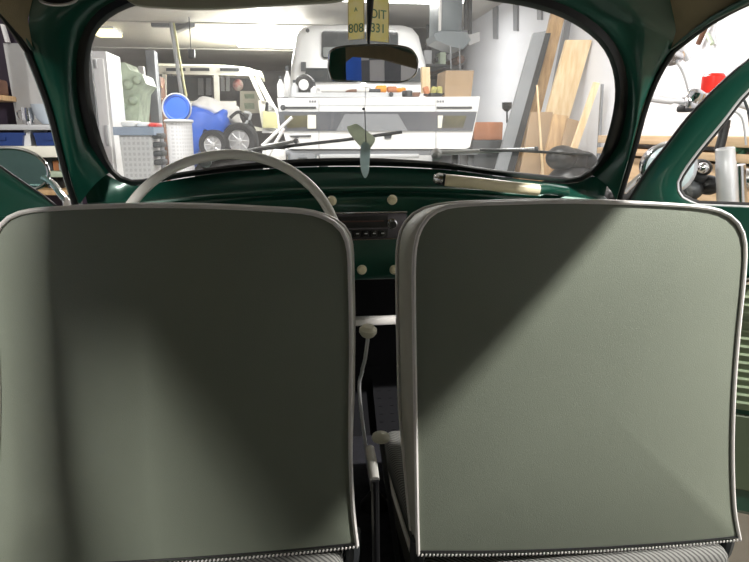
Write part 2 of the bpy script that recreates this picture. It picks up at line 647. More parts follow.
# rubber mat with raised pips on the passenger side
mb = MB()
P0, P1 = V((0.02, 1.0, 0.245)), V((0.55, 1.58, 0.47))
mb.prism([V((0.045, 0.9, 0.222)), V((0.045, 1.36, 0.237)), V((0.045, 1.58, 0.46)), V((0.045, 1.575, 0.47)), V((0.045, 1.355, 0.247)), V((0.045, 0.9, 0.232))], (0.5, 0, 0))
for i in range(16):
    for j in range(26):
        t = j / 25
        if j < 12:
            p = V((0.06 + i * 0.03, 0.98 + j * 0.032, 0.234 + j * 0.0013))
        else:
            k = (j - 12) / 13
            p = V((0.06 + i * 0.03, 1.365 + k * 0.2, 0.252 + k * 0.2))
        mb.box(p, (0.009, 0.009, 0.009))
mb.build('floor_mat', 'matrubber', car)
# rear panel with oval window and the rear bench's back shelf
mb = MB()
outer = [V((x, -0.78, z)) for x, z in rrect(1.22, 0.78, 0.12, 6)]
outer = [p + V((0, 0, 0.80)) for p in outer]
inner = [V((x, -0.78, z + 1.0)) for x, z in rrect(0.82, 0.24, 0.11, 6)]
mb.loft([outer, inner], cap=False)
mb.build('rear_panel', 'headliner', car, smooth=False)
MB().box((0, -0.45, 0.55), (1.2, 0.18, 0.62), bev=0.05).build('rear_bench_backrest', 'vinylfront', car)

# outer body: bonnet, front wings, side steps
mb = MB()
rows = []
for y, z, w in ((1.62, 0.99, 0.52), (1.9, 0.97, 0.46), (2.2, 0.90, 0.38), (2.45, 0.74, 0.30), (2.58, 0.52, 0.24), (2.6, 0.4, 0.22)):
    rows.append([V((w * math.sin(a), y, z - w * 0.42 * (1 - math.cos(a)))) for a in [(-1 + 2 * i / 16) * 1.45 for i in range(17)]])
mb.loft(rows, cap=False, wrap=False)
mb.build('bonnet', 'green', car)
for sx in (-1, 1):
    mb = MB()
    rows = []
    for i in range(13):
        a = math.radians(-10 + 190 * i / 12)
        c = V((sx * 0.58, 2.12, 0.33))
        rows.append([c + V((sx * (-0.14 + 0.30 * math.sin(b)), math.cos(a) * (0.30 + 0.14 * math.cos(b)), math.sin(a) * (0.30 + 0.14 * math.cos(b)))) for b in [(j / 8) * PI * 0.5 for j in range(9)]])
    mb.loft(rows, cap=False, wrap=False)
    mb.build('front_wing', 'green', car)
    w = MB()
    w.lathe([(0.12, -0.05), (0.28, -0.05), (0.31, -0.03), (0.31, 0.03), (0.28, 0.05), (0.12, 0.05)], (sx * 0.60, 2.12, 0.31), (1, 0, 0), 32)
    o = w.build('wheel', 'tyre', car)
# cowl behind the windscreen, below the glass
Sb = resample(seq(iBR, iBL), 41)[::-1]
mb = MB()
mb.loft([[p + V((0, 0.012, -0.002)) for p in Sb], [V((p.x * 1.0, 1.50, p.z - 0.035)) for p in Sb], [V((p.x, 1.66, p.z - 0.05)) for p in Sb]], cap=False, wrap=False)
mb.build('cowl_panel', 'green', car)

# ---- dashboard
rows = []
N = 49
xs = [-0.605 + 1.21 * i / (N - 1) for i in range(N)]
def sbz(x):
    j = min(range(len(Sb)), key=lambda i: abs(Sb[i].x - x))
    a = Sb[j]
    k = j + 1 if a.x < x else j - 1
    if k < 0 or k >= len(Sb):
        return a.y, a.z
    b = Sb[k]
    t = (x - a.x) / (b.x - a.x)
    return a.y + (b.y - a.y) * t, a.z + (b.z - a.z) * t


mb = MB()
top = []
for x in xs:
    y, z = sbz(max(min(x, Sb[-1].x), Sb[0].x))
    top.append(V((x, y + 0.003, z - 0.002)))
def drow(y, z, k):
    return [V((x, y + 0.05 * (x / 0.6) ** 4, z - k * (x / 0.6) ** 2)) for x in xs]


mb.loft([top, drow(1.392, 1.008, 0.04), drow(1.372, 1.003, 0.042), drow(1.352, 0.992, 0.042), drow(1.338, 0.975, 0.038), drow(1.326, 0.955, 0.03), drow(1.318, 0.92, 0.02),
         drow(1.316, 0.86, 0.01), drow(1.318, 0.815, 0), drow(1.325, 0.803, 0), drow(1.345, 0.80, 0), drow(1.42, 0.83, 0)], cap=False, wrap=False)
dash = mb.build('dashboard', 'green', car, angle=80)
# raised rib over the shelf
MB().tube([V((x, 1.347, 0.9985 - 0.042 * (x / 0.6) ** 2)) for x in xs[3:-3]], 0.006, 8).build('dashboard_rib', 'green', dash)
# glovebox lid
gb = MB()
gb.box((0.31, 1.315, 0.905), (0.34, 0.012, 0.12), bev=0.006)
glb = gb.build('glovebox_lid', 'green', dash)
for px, py in ((331, 200), (391, 199), (361, 268), (393, 268)):
    p = at(px, py, 1.318)
    k = MB()
    k.lathe([(0.0, -0.026), (0.006, -0.0255), (0.0098, -0.022), (0.0108, -0.017), (0.0095, -0.012), (0.005, -0.009), (0.004, 0.004)], p, (0, 1, 0), 20)
    k.build('knob', 'ivory', dash)
# grab handle of the front passenger
gh = [at(437, 179, 1.275), at(450, 180.5, 1.268), at(475, 183, 1.262), at(505, 186.5, 1.262), at(538, 190, 1.268)]
a, b = gh[0], gh[-1]
H = MB().tube(smooth_curve([gh[1] + (gh[0] - gh[1]) * 0.3] + gh[1:], 5), 0.0125, 14).build('grab_handle', 'ivory', dash)
d = (gh[1] - gh[0]).normalized()
MB().lathe([(0.0, -0.012), (0.007, -0.011), (0.0122, -0.004), (0.0132, 0.0), (0.0132, 0.008)], gh[0] + d * 0.004, d, 18).build('end_cap', 'chrome', H)
MB().tube([gh[0] + d * 0.013, gh[0] + d * 0.017], 0.0134, 16).build('collar', 'black', H)
MB().tube([gh[0] + V((0.004, 0.0, 0)), gh[0] + V((0.012, 0.05, -0.008))], 0.008, 10).build('bracket', 'green', H)
MB().tube(smooth_curve([gh[-1] - V((0.004, 0, 0)), gh[-1] + V((0.03, 0.02, 0.0)), gh[-1] + V((0.10, 0.085, -0.012))], 4), 0.011, 12).build('bracket', 'green', H)
# parcel shelf rail below the dash
p = at(384, 320, 1.40)
MB().box((p.x + 0.10, 1.40, p.z), (0.36, 0.03, 0.017), bev=0.004).build('heater_rail', 'piping', car)

# ---- radio
a = at(334, 213, 1.306)
b = at(406, 238, 1.306)
c = (a + b) / 2
w, h = 0.168, a.z - b.z
rc = thing('car_radio', 'chrome-framed car radio with push buttons and one round knob, set in the green dashboard', 'radio', (c.x, 1.32, b.z))
x1 = b.x
x0 = x1 - w
MB().box(((x0 + x1) / 2, 1.314, c.z), (w, 0.03, h), bev=0.004).build('face_plate', mat('plum_grey_metal', (0.16, 0.145, 0.17), 0.25, 0.6), rc)
MB().tube([V((x_, 1.2985, z_)) for x_, z_ in ((x0, b.z), (x1, b.z), (x1, a.z), (x0, a.z))], 0.0016, 8, closed=True).build('chrome_bezel', 'chrome', rc)
xr = at(389, 225, 1.30).x
MB().box(((x0 + 0.006 + xr) / 2, 1.301, c.z + h * 0.17), (xr - x0 - 0.01, 0.006, h * 0.46), bev=0.001).build('tuning_scale', 'black', rc)
MB().box(((x0 + 0.006 + xr) / 2, 1.2985, c.z + h * 0.19), (xr - x0 - 0.03, 0.004, h * 0.05)).build('scale_strip', mat('brown_scale', (0.09, 0.035, 0.03), 0.3), rc)
MB().box(((x0 + 0.006 + xr) / 2, 1.301, c.z - h * 0.27), (xr - x0 - 0.01, 0.006, h * 0.32), bev=0.001).build('button_bay', 'black', rc)
for i in range(5):
    bx = at(352.5 + (i - 0.1) * 8.3, 232, 1.296)
    MB().box((bx.x - 0.006, 1.294, c.z - h * 0.27), (0.0115, 0.014, 0.011), bev=0.002).build('push_button', 'black', rc)
    MB().box((bx.x - 0.006, 1.2865, c.z - h * 0.24), (0.006, 0.001, 0.002)).build('button_mark', 'silver', rc)
kx = at(394, 225, 1.29)
MB().lathe([(0.0135, 0.012), (0.0135, 0.002), (0.009, 0.0), (0.0085, -0.012), (0.0, -0.013)], (kx.x - 0.003, 1.298, c.z + 0.004), (0, 1, 0), 24).build('radio_knob', 'chrome', rc)
MB().lathe([(0.0088, -0.001), (0.0080, -0.010), (0.0, -0.0105)], (kx.x - 0.003, 1.295, c.z + 0.004), (0, 1, 0), 24).build('knob_centre', 'black', rc)

# ---- sun visor and its mount
vis = MB()
vp = [at(118, -14, 1.10), at(132, 3, 1.10), at(160, 6.5, 1.10), at(200, 8, 1.10), at(250, 6, 1.10), at(300, 3, 1.10), at(345, -1, 1.10), at(350, -14, 1.10)]
vp += [at(340, -45, 1.10), at(125, -45, 1.10)]
vp = smooth_curve(vp, 4, True)
vis.prism(vp, (0, 0.018, 0))
vis.build('sun_visor', 'visor', car)
mo = MB()
for cc, rr in (((58, -2), 19),):
    pts = []
    for k in range(28):
        t = 2 * PI * k / 28
        pts.append(at(cc[0] + rr * math.cos(t), cc[1] + 7 * math.sin(t), 1.165))
    mo.tube(pts, 0.0025, 8, closed=True)
o = mo.build('visor_mount_ring', 'silver', car)
mo = MB()
mo.prism([at(58 + 17 * math.cos(2 * PI * k / 28), -2 + 6 * math.sin(2 * PI * k / 28), 1.168) for k in range(28)], (0, 0.008, 0))
mo.build('visor_mount', 'black', car)

# ---- interior mirror on its stalk
mir = thing('interior_mirror', 'rounded interior mirror with thin chrome rim on a stalk above the windscreen centre', 'mirror', at(372, 66, 1.12))
mpx = [(329, 60), (330, 52), (337, 48), (350, 46), (375, 45), (398, 46), (410, 49), (416, 56), (418, 64), (416, 73), (410, 79), (400, 82), (375, 82), (345, 81), (333, 80), (330, 74), (328.5, 67)]
mpx = [(p.x, p.y) for p in smooth_curve([V((x, y, 0)) for x, y in mpx], 5, True)]
MC = at(373, 64, 1.12)
MN = V((0.36, 1.0, 0.041)).normalized()    # away from the viewer, turned so that it shows the offside of the cabin
face = [onpl(x, y, MC, MN) for x, y in mpx]
cen = sum(face, V()) / len(face)
f2 = [cen + (p - cen) * 1.0 + MN * 0.004 for p in face]
f3 = [cen + (p - cen) * 0.9 + MN * 0.014 for p in face]
f4 = [cen + (p - cen) * 0.3 + MN * 0.02 for p in face]
MB().loft([face, f2, f3, f4], cap=True).build('mirror_shell', 'silver', mir)
mf = MB()
mf.bm.faces.new([mf.bm.verts.new(cen + (p - cen) * 0.985 - MN * 0.0012) for p in face])
mf.build('mirror_glass', 'mirror', mir, smooth=False)
MB().tube([p - MN * 0.001 for p in face], 0.0016, 8, closed=True).build('chrome_rim', 'chrome', mir)
MB().tube([cen + MN * 0.018, at(368.5, 42, 1.15), at(370, 10, 1.15), at(372, -40, 1.18)], [0.0022, 0.0025, 0.0055, 0.008], 10).build('mirror_stalk', 'dgrey', mir)

# ---- two number plate tags hanging from the header
def text_mesh(s, size, m, parent, origin, xdir, name='lettering', depth=0.0004, mirror=False):
    cu = bpy.data.curves.new('t', 'FONT')
    cu.body = s
    cu.size = size
    cu.extrude = depth
    cu.align_x = 'CENTER'
    to = bpy.data.objects.new('t', cu)
    COL.objects.link(to)
    bpy.context.view_layer.update()
    me = bpy.data.meshes.new_from_object(to.evaluated_get(bpy.context.evaluated_depsgraph_get()))
    bpy.data.objects.remove(to)
    xd = V(xdir).normalized()
    zd = V((0, 0, 1))
    nd = xd.cross(zd)
    o = bpy.data.objects.new(name, me)
    COL.objects.link(o)
    me.name = name
    me.transform(Matrix(((xd.x, zd.x, nd.x, 0), (xd.y, zd.y, nd.y, 0), (xd.z, zd.z, nd.z, 0), (0, 0, 0, 1))))
    o.location = origin
    me.materials.append(M[m] if isinstance(m, str) else m)
    put(o, parent)
    return o


for (x0, x1, y1), tx, lab, ya, yb in (((348.5, 364, 40), [('8 0 8', 27, .55), ('A', 6, .3)], 'small yellow plate tag lettered 808, hanging left of the mirror stalk', 1.185, 1.165),
                                  ((367, 388.5, 40.5), [('3 3 1', 27, .6), ('O I T', 13, .6)], 'small yellow plate tag lettered 331, hanging right of the mirror stalk', 1.165, 1.185)):
    A = at(x0, y1, ya)
    B = at(x1, y1, yb)
    B.z = A.z
    top = at((x0 + x1) / 2, -22, 1.175).z
    t = thing('plate_tag', lab, 'number plate', ((A + B) / 2), 'yellow plate tags by the mirror')
    xd = (B - A).normalized()
    w = (B - A).length
    nn = V((xd.y, -xd.x, 0))
    mb = MB()
    mb.prism([A, B, V((B.x, B.y, top)), V((A.x, A.y, top))], -nn * 0.0015)
    mb.build('plate', 'plate', t, smooth=False)
    fr = MB()
    fr.tube([A, B, V((B.x, B.y, top)), V((A.x, A.y, top))], 0.0007, 6, closed=True)
    fr.build('border', mat('gold_edge', (0.6, 0.45, 0.18), 0.3), t)
    for s_, py, sc_ in tx:
        z = at((x0 + x1) / 2, py + 5.5, 1.175).z
        text_mesh(s_.replace(' ', ''), 0.0215 if len(s_) > 1 else 0.010, 'plateink', t, V(((A.x + B.x) / 2, (A.y + B.y) / 2, z)) + nn * 0.0006, xd)
    for q in (0.12, 0.88):
        pp = A.lerp(B, q)
        MB().lathe([(0.0013, 0), (0.0013, -0.001), (0, -0.0014)], V((pp.x, pp.y, A.z + 0.003)), -nn, 8).build('rivet', 'silver', t)
    MB().tube([V(((A.x + B.x) / 2, (A.y + B.y) / 2, top - 0.002)), V(((A.x + B.x) / 2, 1.175, top + 0.06))], 0.0008, 6).build('hanging_cord', 'black', t)

# ---- leaf ornament on a cord below the mirror
orn = thing('hanging_ornament', 'pale translucent leaf ornament on a thin cord below the mirror', 'ornament', at(365, 178, 1.15))
YO = 1.16
MB().tube([at(366, 84, YO), at(364.8, 108, YO), at(365, 120, YO)], 0.0006, 6).build('cord', 'lgrey', orn)
MB().sphere(at(363.5, 109, YO), 0.0026).build('bead', 'dgrey', orn)
MB().tube([at(364.8, 110, YO), at(366, 145, YO)], 0.0010, 6).build('stem', 'grey', orn)
l1 = smooth_curve([at(347, 128, YO), at(352, 125, YO), at(357, 124, YO), at(365, 130, YO), at(375, 138, YO), at(372, 146, YO), at(366, 152, YO), at(360, 146, YO), at(353, 138, YO)], 4, True)
MB().prism(l1, (0, 0.002, 0)).build('leaf', 'feather', orn)
l2 = smooth_curve([at(361, 146, YO), at(365, 142, YO), at(370, 146, YO), at(369.5, 160, YO), at(368.5, 172, YO), at(365, 178, YO), at(361.5, 172, YO), at(360, 160, YO)], 4, True)
MB().prism([p - V((0, 0.003, 0)) for p in l2], (0, 0.002, 0)).build('leaf', 'featherb', orn)

# ---- steering wheel
WC = at(229, 251, 1.11)
WN = V((0, -math.cos(math.radians(33)), math.sin(math.radians(33))))
wx = V((1, 0, 0))
wz = WN.cross(wx) * -1
if wz.z < 0:
    wz = -wz
sw = thing('steering_wheel', 'thin-rimmed pale grey steering wheel rising behind the driver seat', 'steering wheel', WC)
WR = 0.197
MB().tube([WC + (wx * math.cos(2 * PI * k / 64) + wz * math.sin(2 * PI * k / 64)) * WR for k in range(64)], 0.0092, 14, closed=True).build('rim', 'wheelgrey', sw)
hubc = WC - WN * 0.05
MB().lathe([(0.0, 0.02), (0.03, 0.018), (0.042, 0.008), (0.045, -0.02), (0.03, -0.04)], hubc, WN, 28).build('hub', 'wheelgrey', sw)
MB().lathe([(0.0, 0.006), (0.018, 0.004), (0.022, 0.0)], hubc + WN * 0.018, WN, 24).build('horn_button', 'black', sw)
for a in (-0.35, PI + 0.35):
    e = WC + (wx * math.cos(a) + wz * math.sin(a)) * WR
    MB().tube([hubc, hubc.lerp(e, 0.5) - WN * 0.012, e], [0.011, 0.008, 0.008], 10).build('spoke', 'wheelgrey', sw)
MB().tube([hubc - WN * 0.03, hubc - WN * 0.33], 0.022, 16).build('steering_column', 'black', sw)

# ---- gear lever and handbrake
kn = at(368, 331, 1.08)
gv = thing('gear_lever', 'gear lever with round ivory knob between the front seats', 'gear lever', (0.005, 1.14, 0.35))
MB().lathe([(0.0, 0.012), (0.010, 0.0105), (0.0165, 0.004), (0.0165, -0.002), (0.012, -0.009), (0.006, -0.013)], kn, (0.05, -0.15, 1), 24).build('knob', 'ivorypale', gv)
MB().tube(smooth_curve([kn + V((0, 0.0, -0.01)), kn + V((-0.004, 0.015, -0.06)), at(362, 372, 1.12), at(360, 400, 1.13), V((-0.005, 1.14, 0.355))], 5), 0.0035, 10).build('lever', 'silver', gv)
MB().lathe([(0.032, 0), (0.03, 0.012), (0.016, 0.03), (0.008, 0.045)], V((-0.005, 1.14, 0.355)), (0, 0, 1), 20).build('rubber_boot', 'black', gv)
hb = thing('handbrake_lever', 'handbrake lever with pale grip on the tunnel between the front seats', 'handbrake', (-0.01, 0.93, 0.36))
g0, g1 = at(370, 448, 0.86), at(375, 480, 0.80)
MB().tube([g0, g0.lerp(g1, 0.5), g1], [0.0065, 0.0075, 0.0068], 12).build('grip', 'wheelgrey', hb)
MB().tube([g1, V((g1.x + 0.005, g1.y + 0.01, 0.36))], 0.006, 10).build('lever', 'black', hb)
MB().lathe([(0.0, 0.002), (0.009, 0), (0.014, -0.004), (0.015, -0.008)], at(381, 434, 0.90), (0, -0.2, 1), 18).build('heater_knob', 'ivorypale', hb)
MB().tube([at(381, 436, 0.90), V((0.01, 0.90, 0.36))], 0.0045, 10).build('heater_stem', 'black', hb)

# ------------------------------------------------------------------- seats
def seat(px_outline, bottom, pad_off, name, label, xin):
    """px_outline: rear panel edge from bottom left over the top to bottom right, in directions from the camera"""
    P = V((0, 0.83, 1.02))
    Nn = V((0, -1, 0.075)).normalized()
    top = smooth_curve([V((x, y, 0)) for x, y in px_outline], 6)
    top = resample(top, 90)
    bot = resample(smooth_curve([V((x, y, 0)) for x, y in bottom], 4), 30)
    loop_top = [onpl(p.x, p.y, P, Nn) for p in top]
    loop_bot = [onpl(p.x, p.y, P, Nn) for p in bot]
    loop = loop_top + loop_bot[1:-1]
    n = len(loop)
    cen = sum(loop, V()) / n
    base = V((cen.x, 0.98, 0.235))
    t = thing(name, label, 'car seat', base)
    nt = len(loop_top)

    def shrink(s, b):
        return [cen + (p - cen) * s - V((0, 1, 0)) * b for p in loop]
    MB().loft([shrink(s, 0.012 * (1 - s ** 3)) for s in (1, .985, .95, .88, .75, .55, .3, .05)], cap=True).build('back_panel', 'vinyl', t, angle=80)
    MB().tube([p + V((0, -0.0015, 0)) for p in loop_top], 0.0031, 8).build('piping', 'piping', t)
    # pad
    def ring(o, f, inn=0.0):
        out = []
        for i, p in enumerate(loop):
            a, b = loop[i - 1], loop[(i + 1) % n]
            tt = (b - a).normalized()
            nn = V((-tt.z, 0, tt.x))
            if nn.dot(p - cen) < 0:
                nn = -nn
            k = 1.0 if i < nt else 0.0
            if i < 12:
                k = i / 12
            if nt - 12 <= i < nt:
                k = (nt - 1 - i) / 12
            q = p + V((nn.x * o * 1.5, 0, nn.z * o * 0.25)) * k + V((0, f, -f * 0.12 * max(nn.z, 0) * k))
            out.append(cen + V((0, f, 0)) + (q - cen - V((0, f, 0))) * (1 - inn))
        return out
    MB().loft([ring(0, 0.0005), ring(pad_off * .6, 0.012), ring(pad_off, 0.03), ring(pad_off, 0.055), ring(pad_off * .7, 0.07), ring(0, 0.082, 0.02), ring(0, 0.092, 0.12), ring(0, 0.098, 0.5), ring(0, 0.098, 0.95)]).build('backrest_pad', 'vinylfront', t, angle=80)
    MB().tube([p + V((0, 0, 0)) for p in ring(pad_off + 0.001, 0.056)[:nt]], 0.003, 8).build('piping', 'piping', t)
    # zip-like braid along the lower edge
    mb = MB()
    k = 92
    bb = resample(loop_bot, k)
    for i in range(k):
        q = bmesh.ops.create_uvsphere(mb.bm, u_segments=8, v_segments=5, radius=0.0020)
        bmesh.ops.transform(mb.bm, matrix=Matrix.Translation(bb[i] + V((0, -0.0035, -0.001))) @ Matrix.Rotation(0.5, 4, 'Y') @ Matrix.Diagonal((0.75, 0.8, 1.25, 1)), verts=q['verts'])
    mb.build('zipper', 'piping', t)
    MB().tube([p + V((0, -0.001, 0.0035)) for p in loop_bot], 0.0016, 6).build('hem', 'black', t)
    # cushion
    xl, xr = min(p.x for p in loop) + xin, max(p.x for p in loop) - xin
    zt = loop_bot[15].z - 0.012
    c = MB()
    c.box(((xl + xr) / 2, 1.012, zt - 0.085), (xr - xl, 0.49, 0.17), bev=0.022, seg=4)
    cu = c.build('seat_cushion', 'ribbed', t)
    for sgn, xx in ((-1, xl), (1, xr)):
        MB().tube(smooth_curve([V((xx, 0.86, zt - 0.05)), V((xx + sgn * 0.006, 0.95, zt - 0.035)), V((xx + sgn * 0.008, 1.1, zt - 0.035)), V((xx + sgn * 0.002, 1.22, zt - 0.05)), V((xx - sgn * 0.03, 1.256, zt - 0.06))], 4), 0.004, 8).build('cushion_piping', 'piping', t)
    # frame: bent tubes down to the floor rails
    for sgn, xx in ((-1, xl), (1, xr)):
        e = loop_bot[0] if (loop_bot[0].x - xx) ** 2 < (loop_bot[-1].x - xx) ** 2 else loop_bot[-1]
        fr = MB()
        fr.tube(smooth_curve([e + V((-sgn * 0.012, 0.03, 0.02)), e + V((-sgn * 0.006, 0.028, -0.03)), e + V((-sgn * 0.016, 0.05, -0.08)), V((xx, 0.92, 0.34)), V((xx, 1.0, 0.27))], 5), 0.009, 10)
        fr.build('frame_tube', 'wheelgrey', t)
        MB().box((xx - sgn * 0.01, 1.03, 0.246), (0.03, 0.5, 0.02), bev=0.004).build('floor_rail', 'dgrey', t)
        arm = MB()
        arm.tube(smooth_curve([e + V((-sgn * 0.004, 0.02, 0.01)), e + V((-sgn * 0.008, 0.025, -0.05)), e + V((-sgn * 0.05, 0.05, -0.10))], 5), [0.012] * 11, 10)
        arm.build('hinge_arm', 'dgrey', t)
    return t


seat([(418, 553), (417, 520), (416, 460), (415, 400), (414, 340), (413.5, 290), (414, 256), (418, 234), (428, 217), (443, 208), (465, 204.5), (500, 203), (560, 201.5), (620, 202.5), (675, 205), (712, 209), (731, 217), (741, 230), (744.5, 248), (743, 280), (738, 330), (734, 380), (732, 430), (732, 470), (734, 510), (739, 538)],
     [(739, 538), (690, 543), (620, 548), (560, 551), (490, 553), (418, 553)], 0.008, 'passenger_seat',
     'grey-green vinyl passenger seat with white piping, brightly lit across its lower half', 0.02)
seat([(-10, 562), (-6, 520), (-3, 470), (-1, 400), (-3, 340), (-6, 290), (-8, 256), (-5, 236), (6, 220), (24, 212), (55, 208.5), (110, 206), (160, 205.5), (210, 206.5), (262, 209), (305, 212), (328, 219), (342, 231), (348.5, 250), (350, 285), (351, 340), (350.5, 400), (350.5, 460), (353, 510), (357, 545)],
     [(357, 545), (300, 551), (240, 556), (170, 561), (80, 566), (-10, 570)], 0.005, 'driver_seat',
     'grey-green vinyl driver seat with white piping, standing before the steering wheel', 0.02)

# ------------------------------------------------------------------- doors
def door(sx, phi, name, label):
    ph = math.radians(phi)
    D = V((sx * math.sin(ph), -math.cos(ph), 0))
    Hn = V((sx * 0.64, 1.34, 0))
    Nd = V((D.y, -D.x, 0)) * sx      # towards the cabin side
    if Nd.dot(CAM - Hn) < 0:
        Nd = -Nd
    t = bpy.data.objects.new(name, None)
    COL.objects.link(t)
    t.location = Hn + V((0, 0, 0.25))
    t['label'] = label
    put(t, car)
    dz = 0.0 if sx > 0 else -0.012
    di = 0.0 if sx > 0 else 0.045
    def zf(a, b):
        if sx > 0:
            return b
        k = 0.55 if a < 0.1 else min(1.0, 0.55 + (a - 0.1) / 0.35 * 0.45)
        return 0.955 + (b - 0.955) * k
    def W(s, z, n=0.0):
        return Hn + D * s + V((0, 0, z)) + Nd * n
    outer = [(-0.03, 0.955), (-0.02, 0.975), (0.009, 1.036), (0.04, 1.086), (0.082, 1.154), (0.133, 1.218), (0.181, 1.266), (0.26, 1.322), (0.36, 1.36), (0.5, 1.378), (0.65, 1.37), (0.78, 1.335), (0.87, 1.25), (0.92, 1.1), (0.935, 0.955)]
    inner = [(0.12, 0.962), (0.088, 0.975), (0.074, 0.995), (0.075, 1.02), (0.101, 1.071), (0.145, 1.14), (0.19, 1.21), (0.27, 1.275), (0.36, 1.315), (0.5, 1.335), (0.64, 1.328), (0.74, 1.30), (0.825, 1.225), (0.87, 1.10), (0.875, 0.985), (0.85, 0.962)]
    oc = resample(smooth_curve([V((a, zf(a, b) + dz, 0)) for a, b in outer], 5), 70)
    ic = resample(smooth_curve([V((a + (di if a < 0.4 else 0), zf(a, b), 0)) for a, b in inner], 5), 70)
    rows = []
    for k, n in ((0, -0.012), (0, 0.0), (0.08, 0.006), (0.3, 0.011), (0.6, 0.011), (0.85, 0.006), (1.0, 0.002), (1.0, -0.012)):
        rows.append([W(a.x + (b.x - a.x) * k, a.y + (b.y - a.y) * k, n) for a, b in zip(oc, ic)])
    MB().loft(rows + [rows[0]], cap=False, wrap=False).build('window_frame', 'green', t, angle=60)
    MB().tube([W(p.x, p.y - 0.002, -0.004) for p in oc], 0.0055, 8).build('door_seal', 'rubber', t)
    full = ic + resample([ic[-1], ic[0]], 20)[1:-1]
    MB().tube([W(p.x, p.y, 0.001) for p in full], 0.003, 8, closed=True).build('chrome_window_trim', 'silver', t)
    MB().tube([W(p.x, p.y, -0.008) for p in full], 0.009, 8, closed=True).build('window_channel', 'rubber', t)
    g = MB()
    g.bm.faces.new([g.bm.verts.new(W(p.x, p.y, -0.006)) for p in full])
    g.build('window_glass', 'glass', t, smooth=False)
    # lower door
    prof = [(-0.03, 0.96), (0.935, 0.965), (0.94, 0.6), (0.92, 0.28), (0.5, 0.235), (0.04, 0.235), (0.0, 0.3), (-0.03, 0.6)]
    lo = MB()
    lo.loft([[W(a, b, -0.03) for a, b in prof], [W(a, b, 0.012) for a, b in prof], [W(0.02 + a * 0.96, 0.015 + b * 0.985, 0.02) for a, b in prof]], cap=True)
    lo.build('door_shell', 'green', t, smooth=False)
    cp = MB()
    cp.loft([[W(a, b, 0.02) for a, b in ((0.05, 0.50), (0.88, 0.50), (0.88, 0.79), (0.05, 0.79))], [W(a, b, 0.028) for a, b in ((0.055, 0.505), (0.875, 0.505), (0.875, 0.785), (0.055, 0.785))]])
    for i in range(14):
        z = 0.52 + i * 0.019
        cp.tube([W(0.06, z, 0.028), W(0.87, z, 0.028)], 0.0045, 6)
    cp.build('door_card', 'doorcard', t)
    pk = MB()
    pk.loft([[W(a, b, 0.02) for a, b in ((0.05, 0.30), (0.86, 0.30), (0.86, 0.49), (0.05, 0.49))], [W(a, b, 0.026) for a, b in ((0.055, 0.305), (0.855, 0.305), (0.855, 0.485), (0.055, 0.485))]])
    pk.build('kick_panel', M.setdefault('olivedark', mat('dark_olive_vinyl', (0.07, 0.095, 0.055), 0.6)), t)
    hd = MB()
    hd.tube([W(0.243, 0.812, 0.02), W(0.243, 0.812, 0.055)], 0.011, 12)
    hd.tube([W(0.243, 0.812, 0.055), W(0.30, 0.79, 0.058), W(0.34, 0.785, 0.055)], [0.008, 0.007, 0.006], 10)
    hd.tube([W(0.243, 0.812, 0.050), W(0.218, 0.805, 0.052)], [0.009, 0.007], 10)
    hd.build('door_handle', 'chrome', t)
    return t, W


door(1, 60, 'car_door', 'dark green door open beside the motorcycle')
dl, WL = door(-1, 60, 'car_door', 'dark green door open by the shelving, with exterior mirror')
# exterior mirror on the driver's door
MCc = at(14, 170, 1.62)
mn = V((-0.12, 1, 0.0)).normalized()
mp = [(p.x, p.y) for p in smooth_curve([V((x, y, 0)) for x, y in [(-30, 160), (-20, 152), (0, 148.5), (18, 149), (34, 154), (45, 163), (48.5, 173), (46, 182), (38, 188), (24, 190), (0, 189), (-20, 184), (-30, 172)]], 5, True)]
mface = [onpl(x, y, MCc, mn) for x, y in mp]
mc = sum(mface, V()) / len(mface)
em = MB().loft([mface, [mc + (p - mc) * 0.97 + mn * 0.012 for p in mface], [mc + (p - mc) * 0.7 + mn * 0.03 for p in mface], [mc + (p - mc) * 0.1 + mn * 0.038 for p in mface]]).build('side_mirror', 'chrome', dl)
q = MB()
q.bm.faces.new([q.bm.verts.new(mc + (p - mc) * 0.97 - mn * 0.001) for p in mface])
q.build('mirror_glass', 'mirrorteal', dl, smooth=False)
MB().tube(mface, 0.0045, 8, closed=True).build('mirror_rim', 'chrome', dl)
MB().tube(smooth_curve([at(44, 178, 1.63), at(52, 183, 1.60), at(60, 193, 1.55), at(67, 207, 1.47), V((-0.66, 1.37, 0.90))], 5), 0.0085, 10).build('mirror_arm', 'chrome', em)

# ---- wipers (outside, on the glass)
def wiper(pts, parking):
    A = [onpl(x, y, PW + NW * 0.025, NW) for x, y in pts]
    w = MB().tube(A[:2], [0.006, 0.0035], 8).build('wiper_arm', 'silver', car)
    B = [onpl(x, y, PW + NW * 0.014, NW) for x, y in parking]
    MB().tube(B, 0.0035, 8).build('wiper_blade', 'dgrey', w)
    MB().sphere(A[1], 0.006).build('pivot', 'grey', w)
    MB().lathe([(0.013, 0), (0.012, 0.012), (0.006, 0.016)], A[0], -NW, 16).build('spindle_cap', 'silver', w)


wiper([(206, 160), (296, 141)], [(215, 157), (262, 149), (344, 140), (402, 132)])
wiper([(436, 153), (536, 149)], [(480, 150), (520, 150.5), (560, 153), (592, 155)])

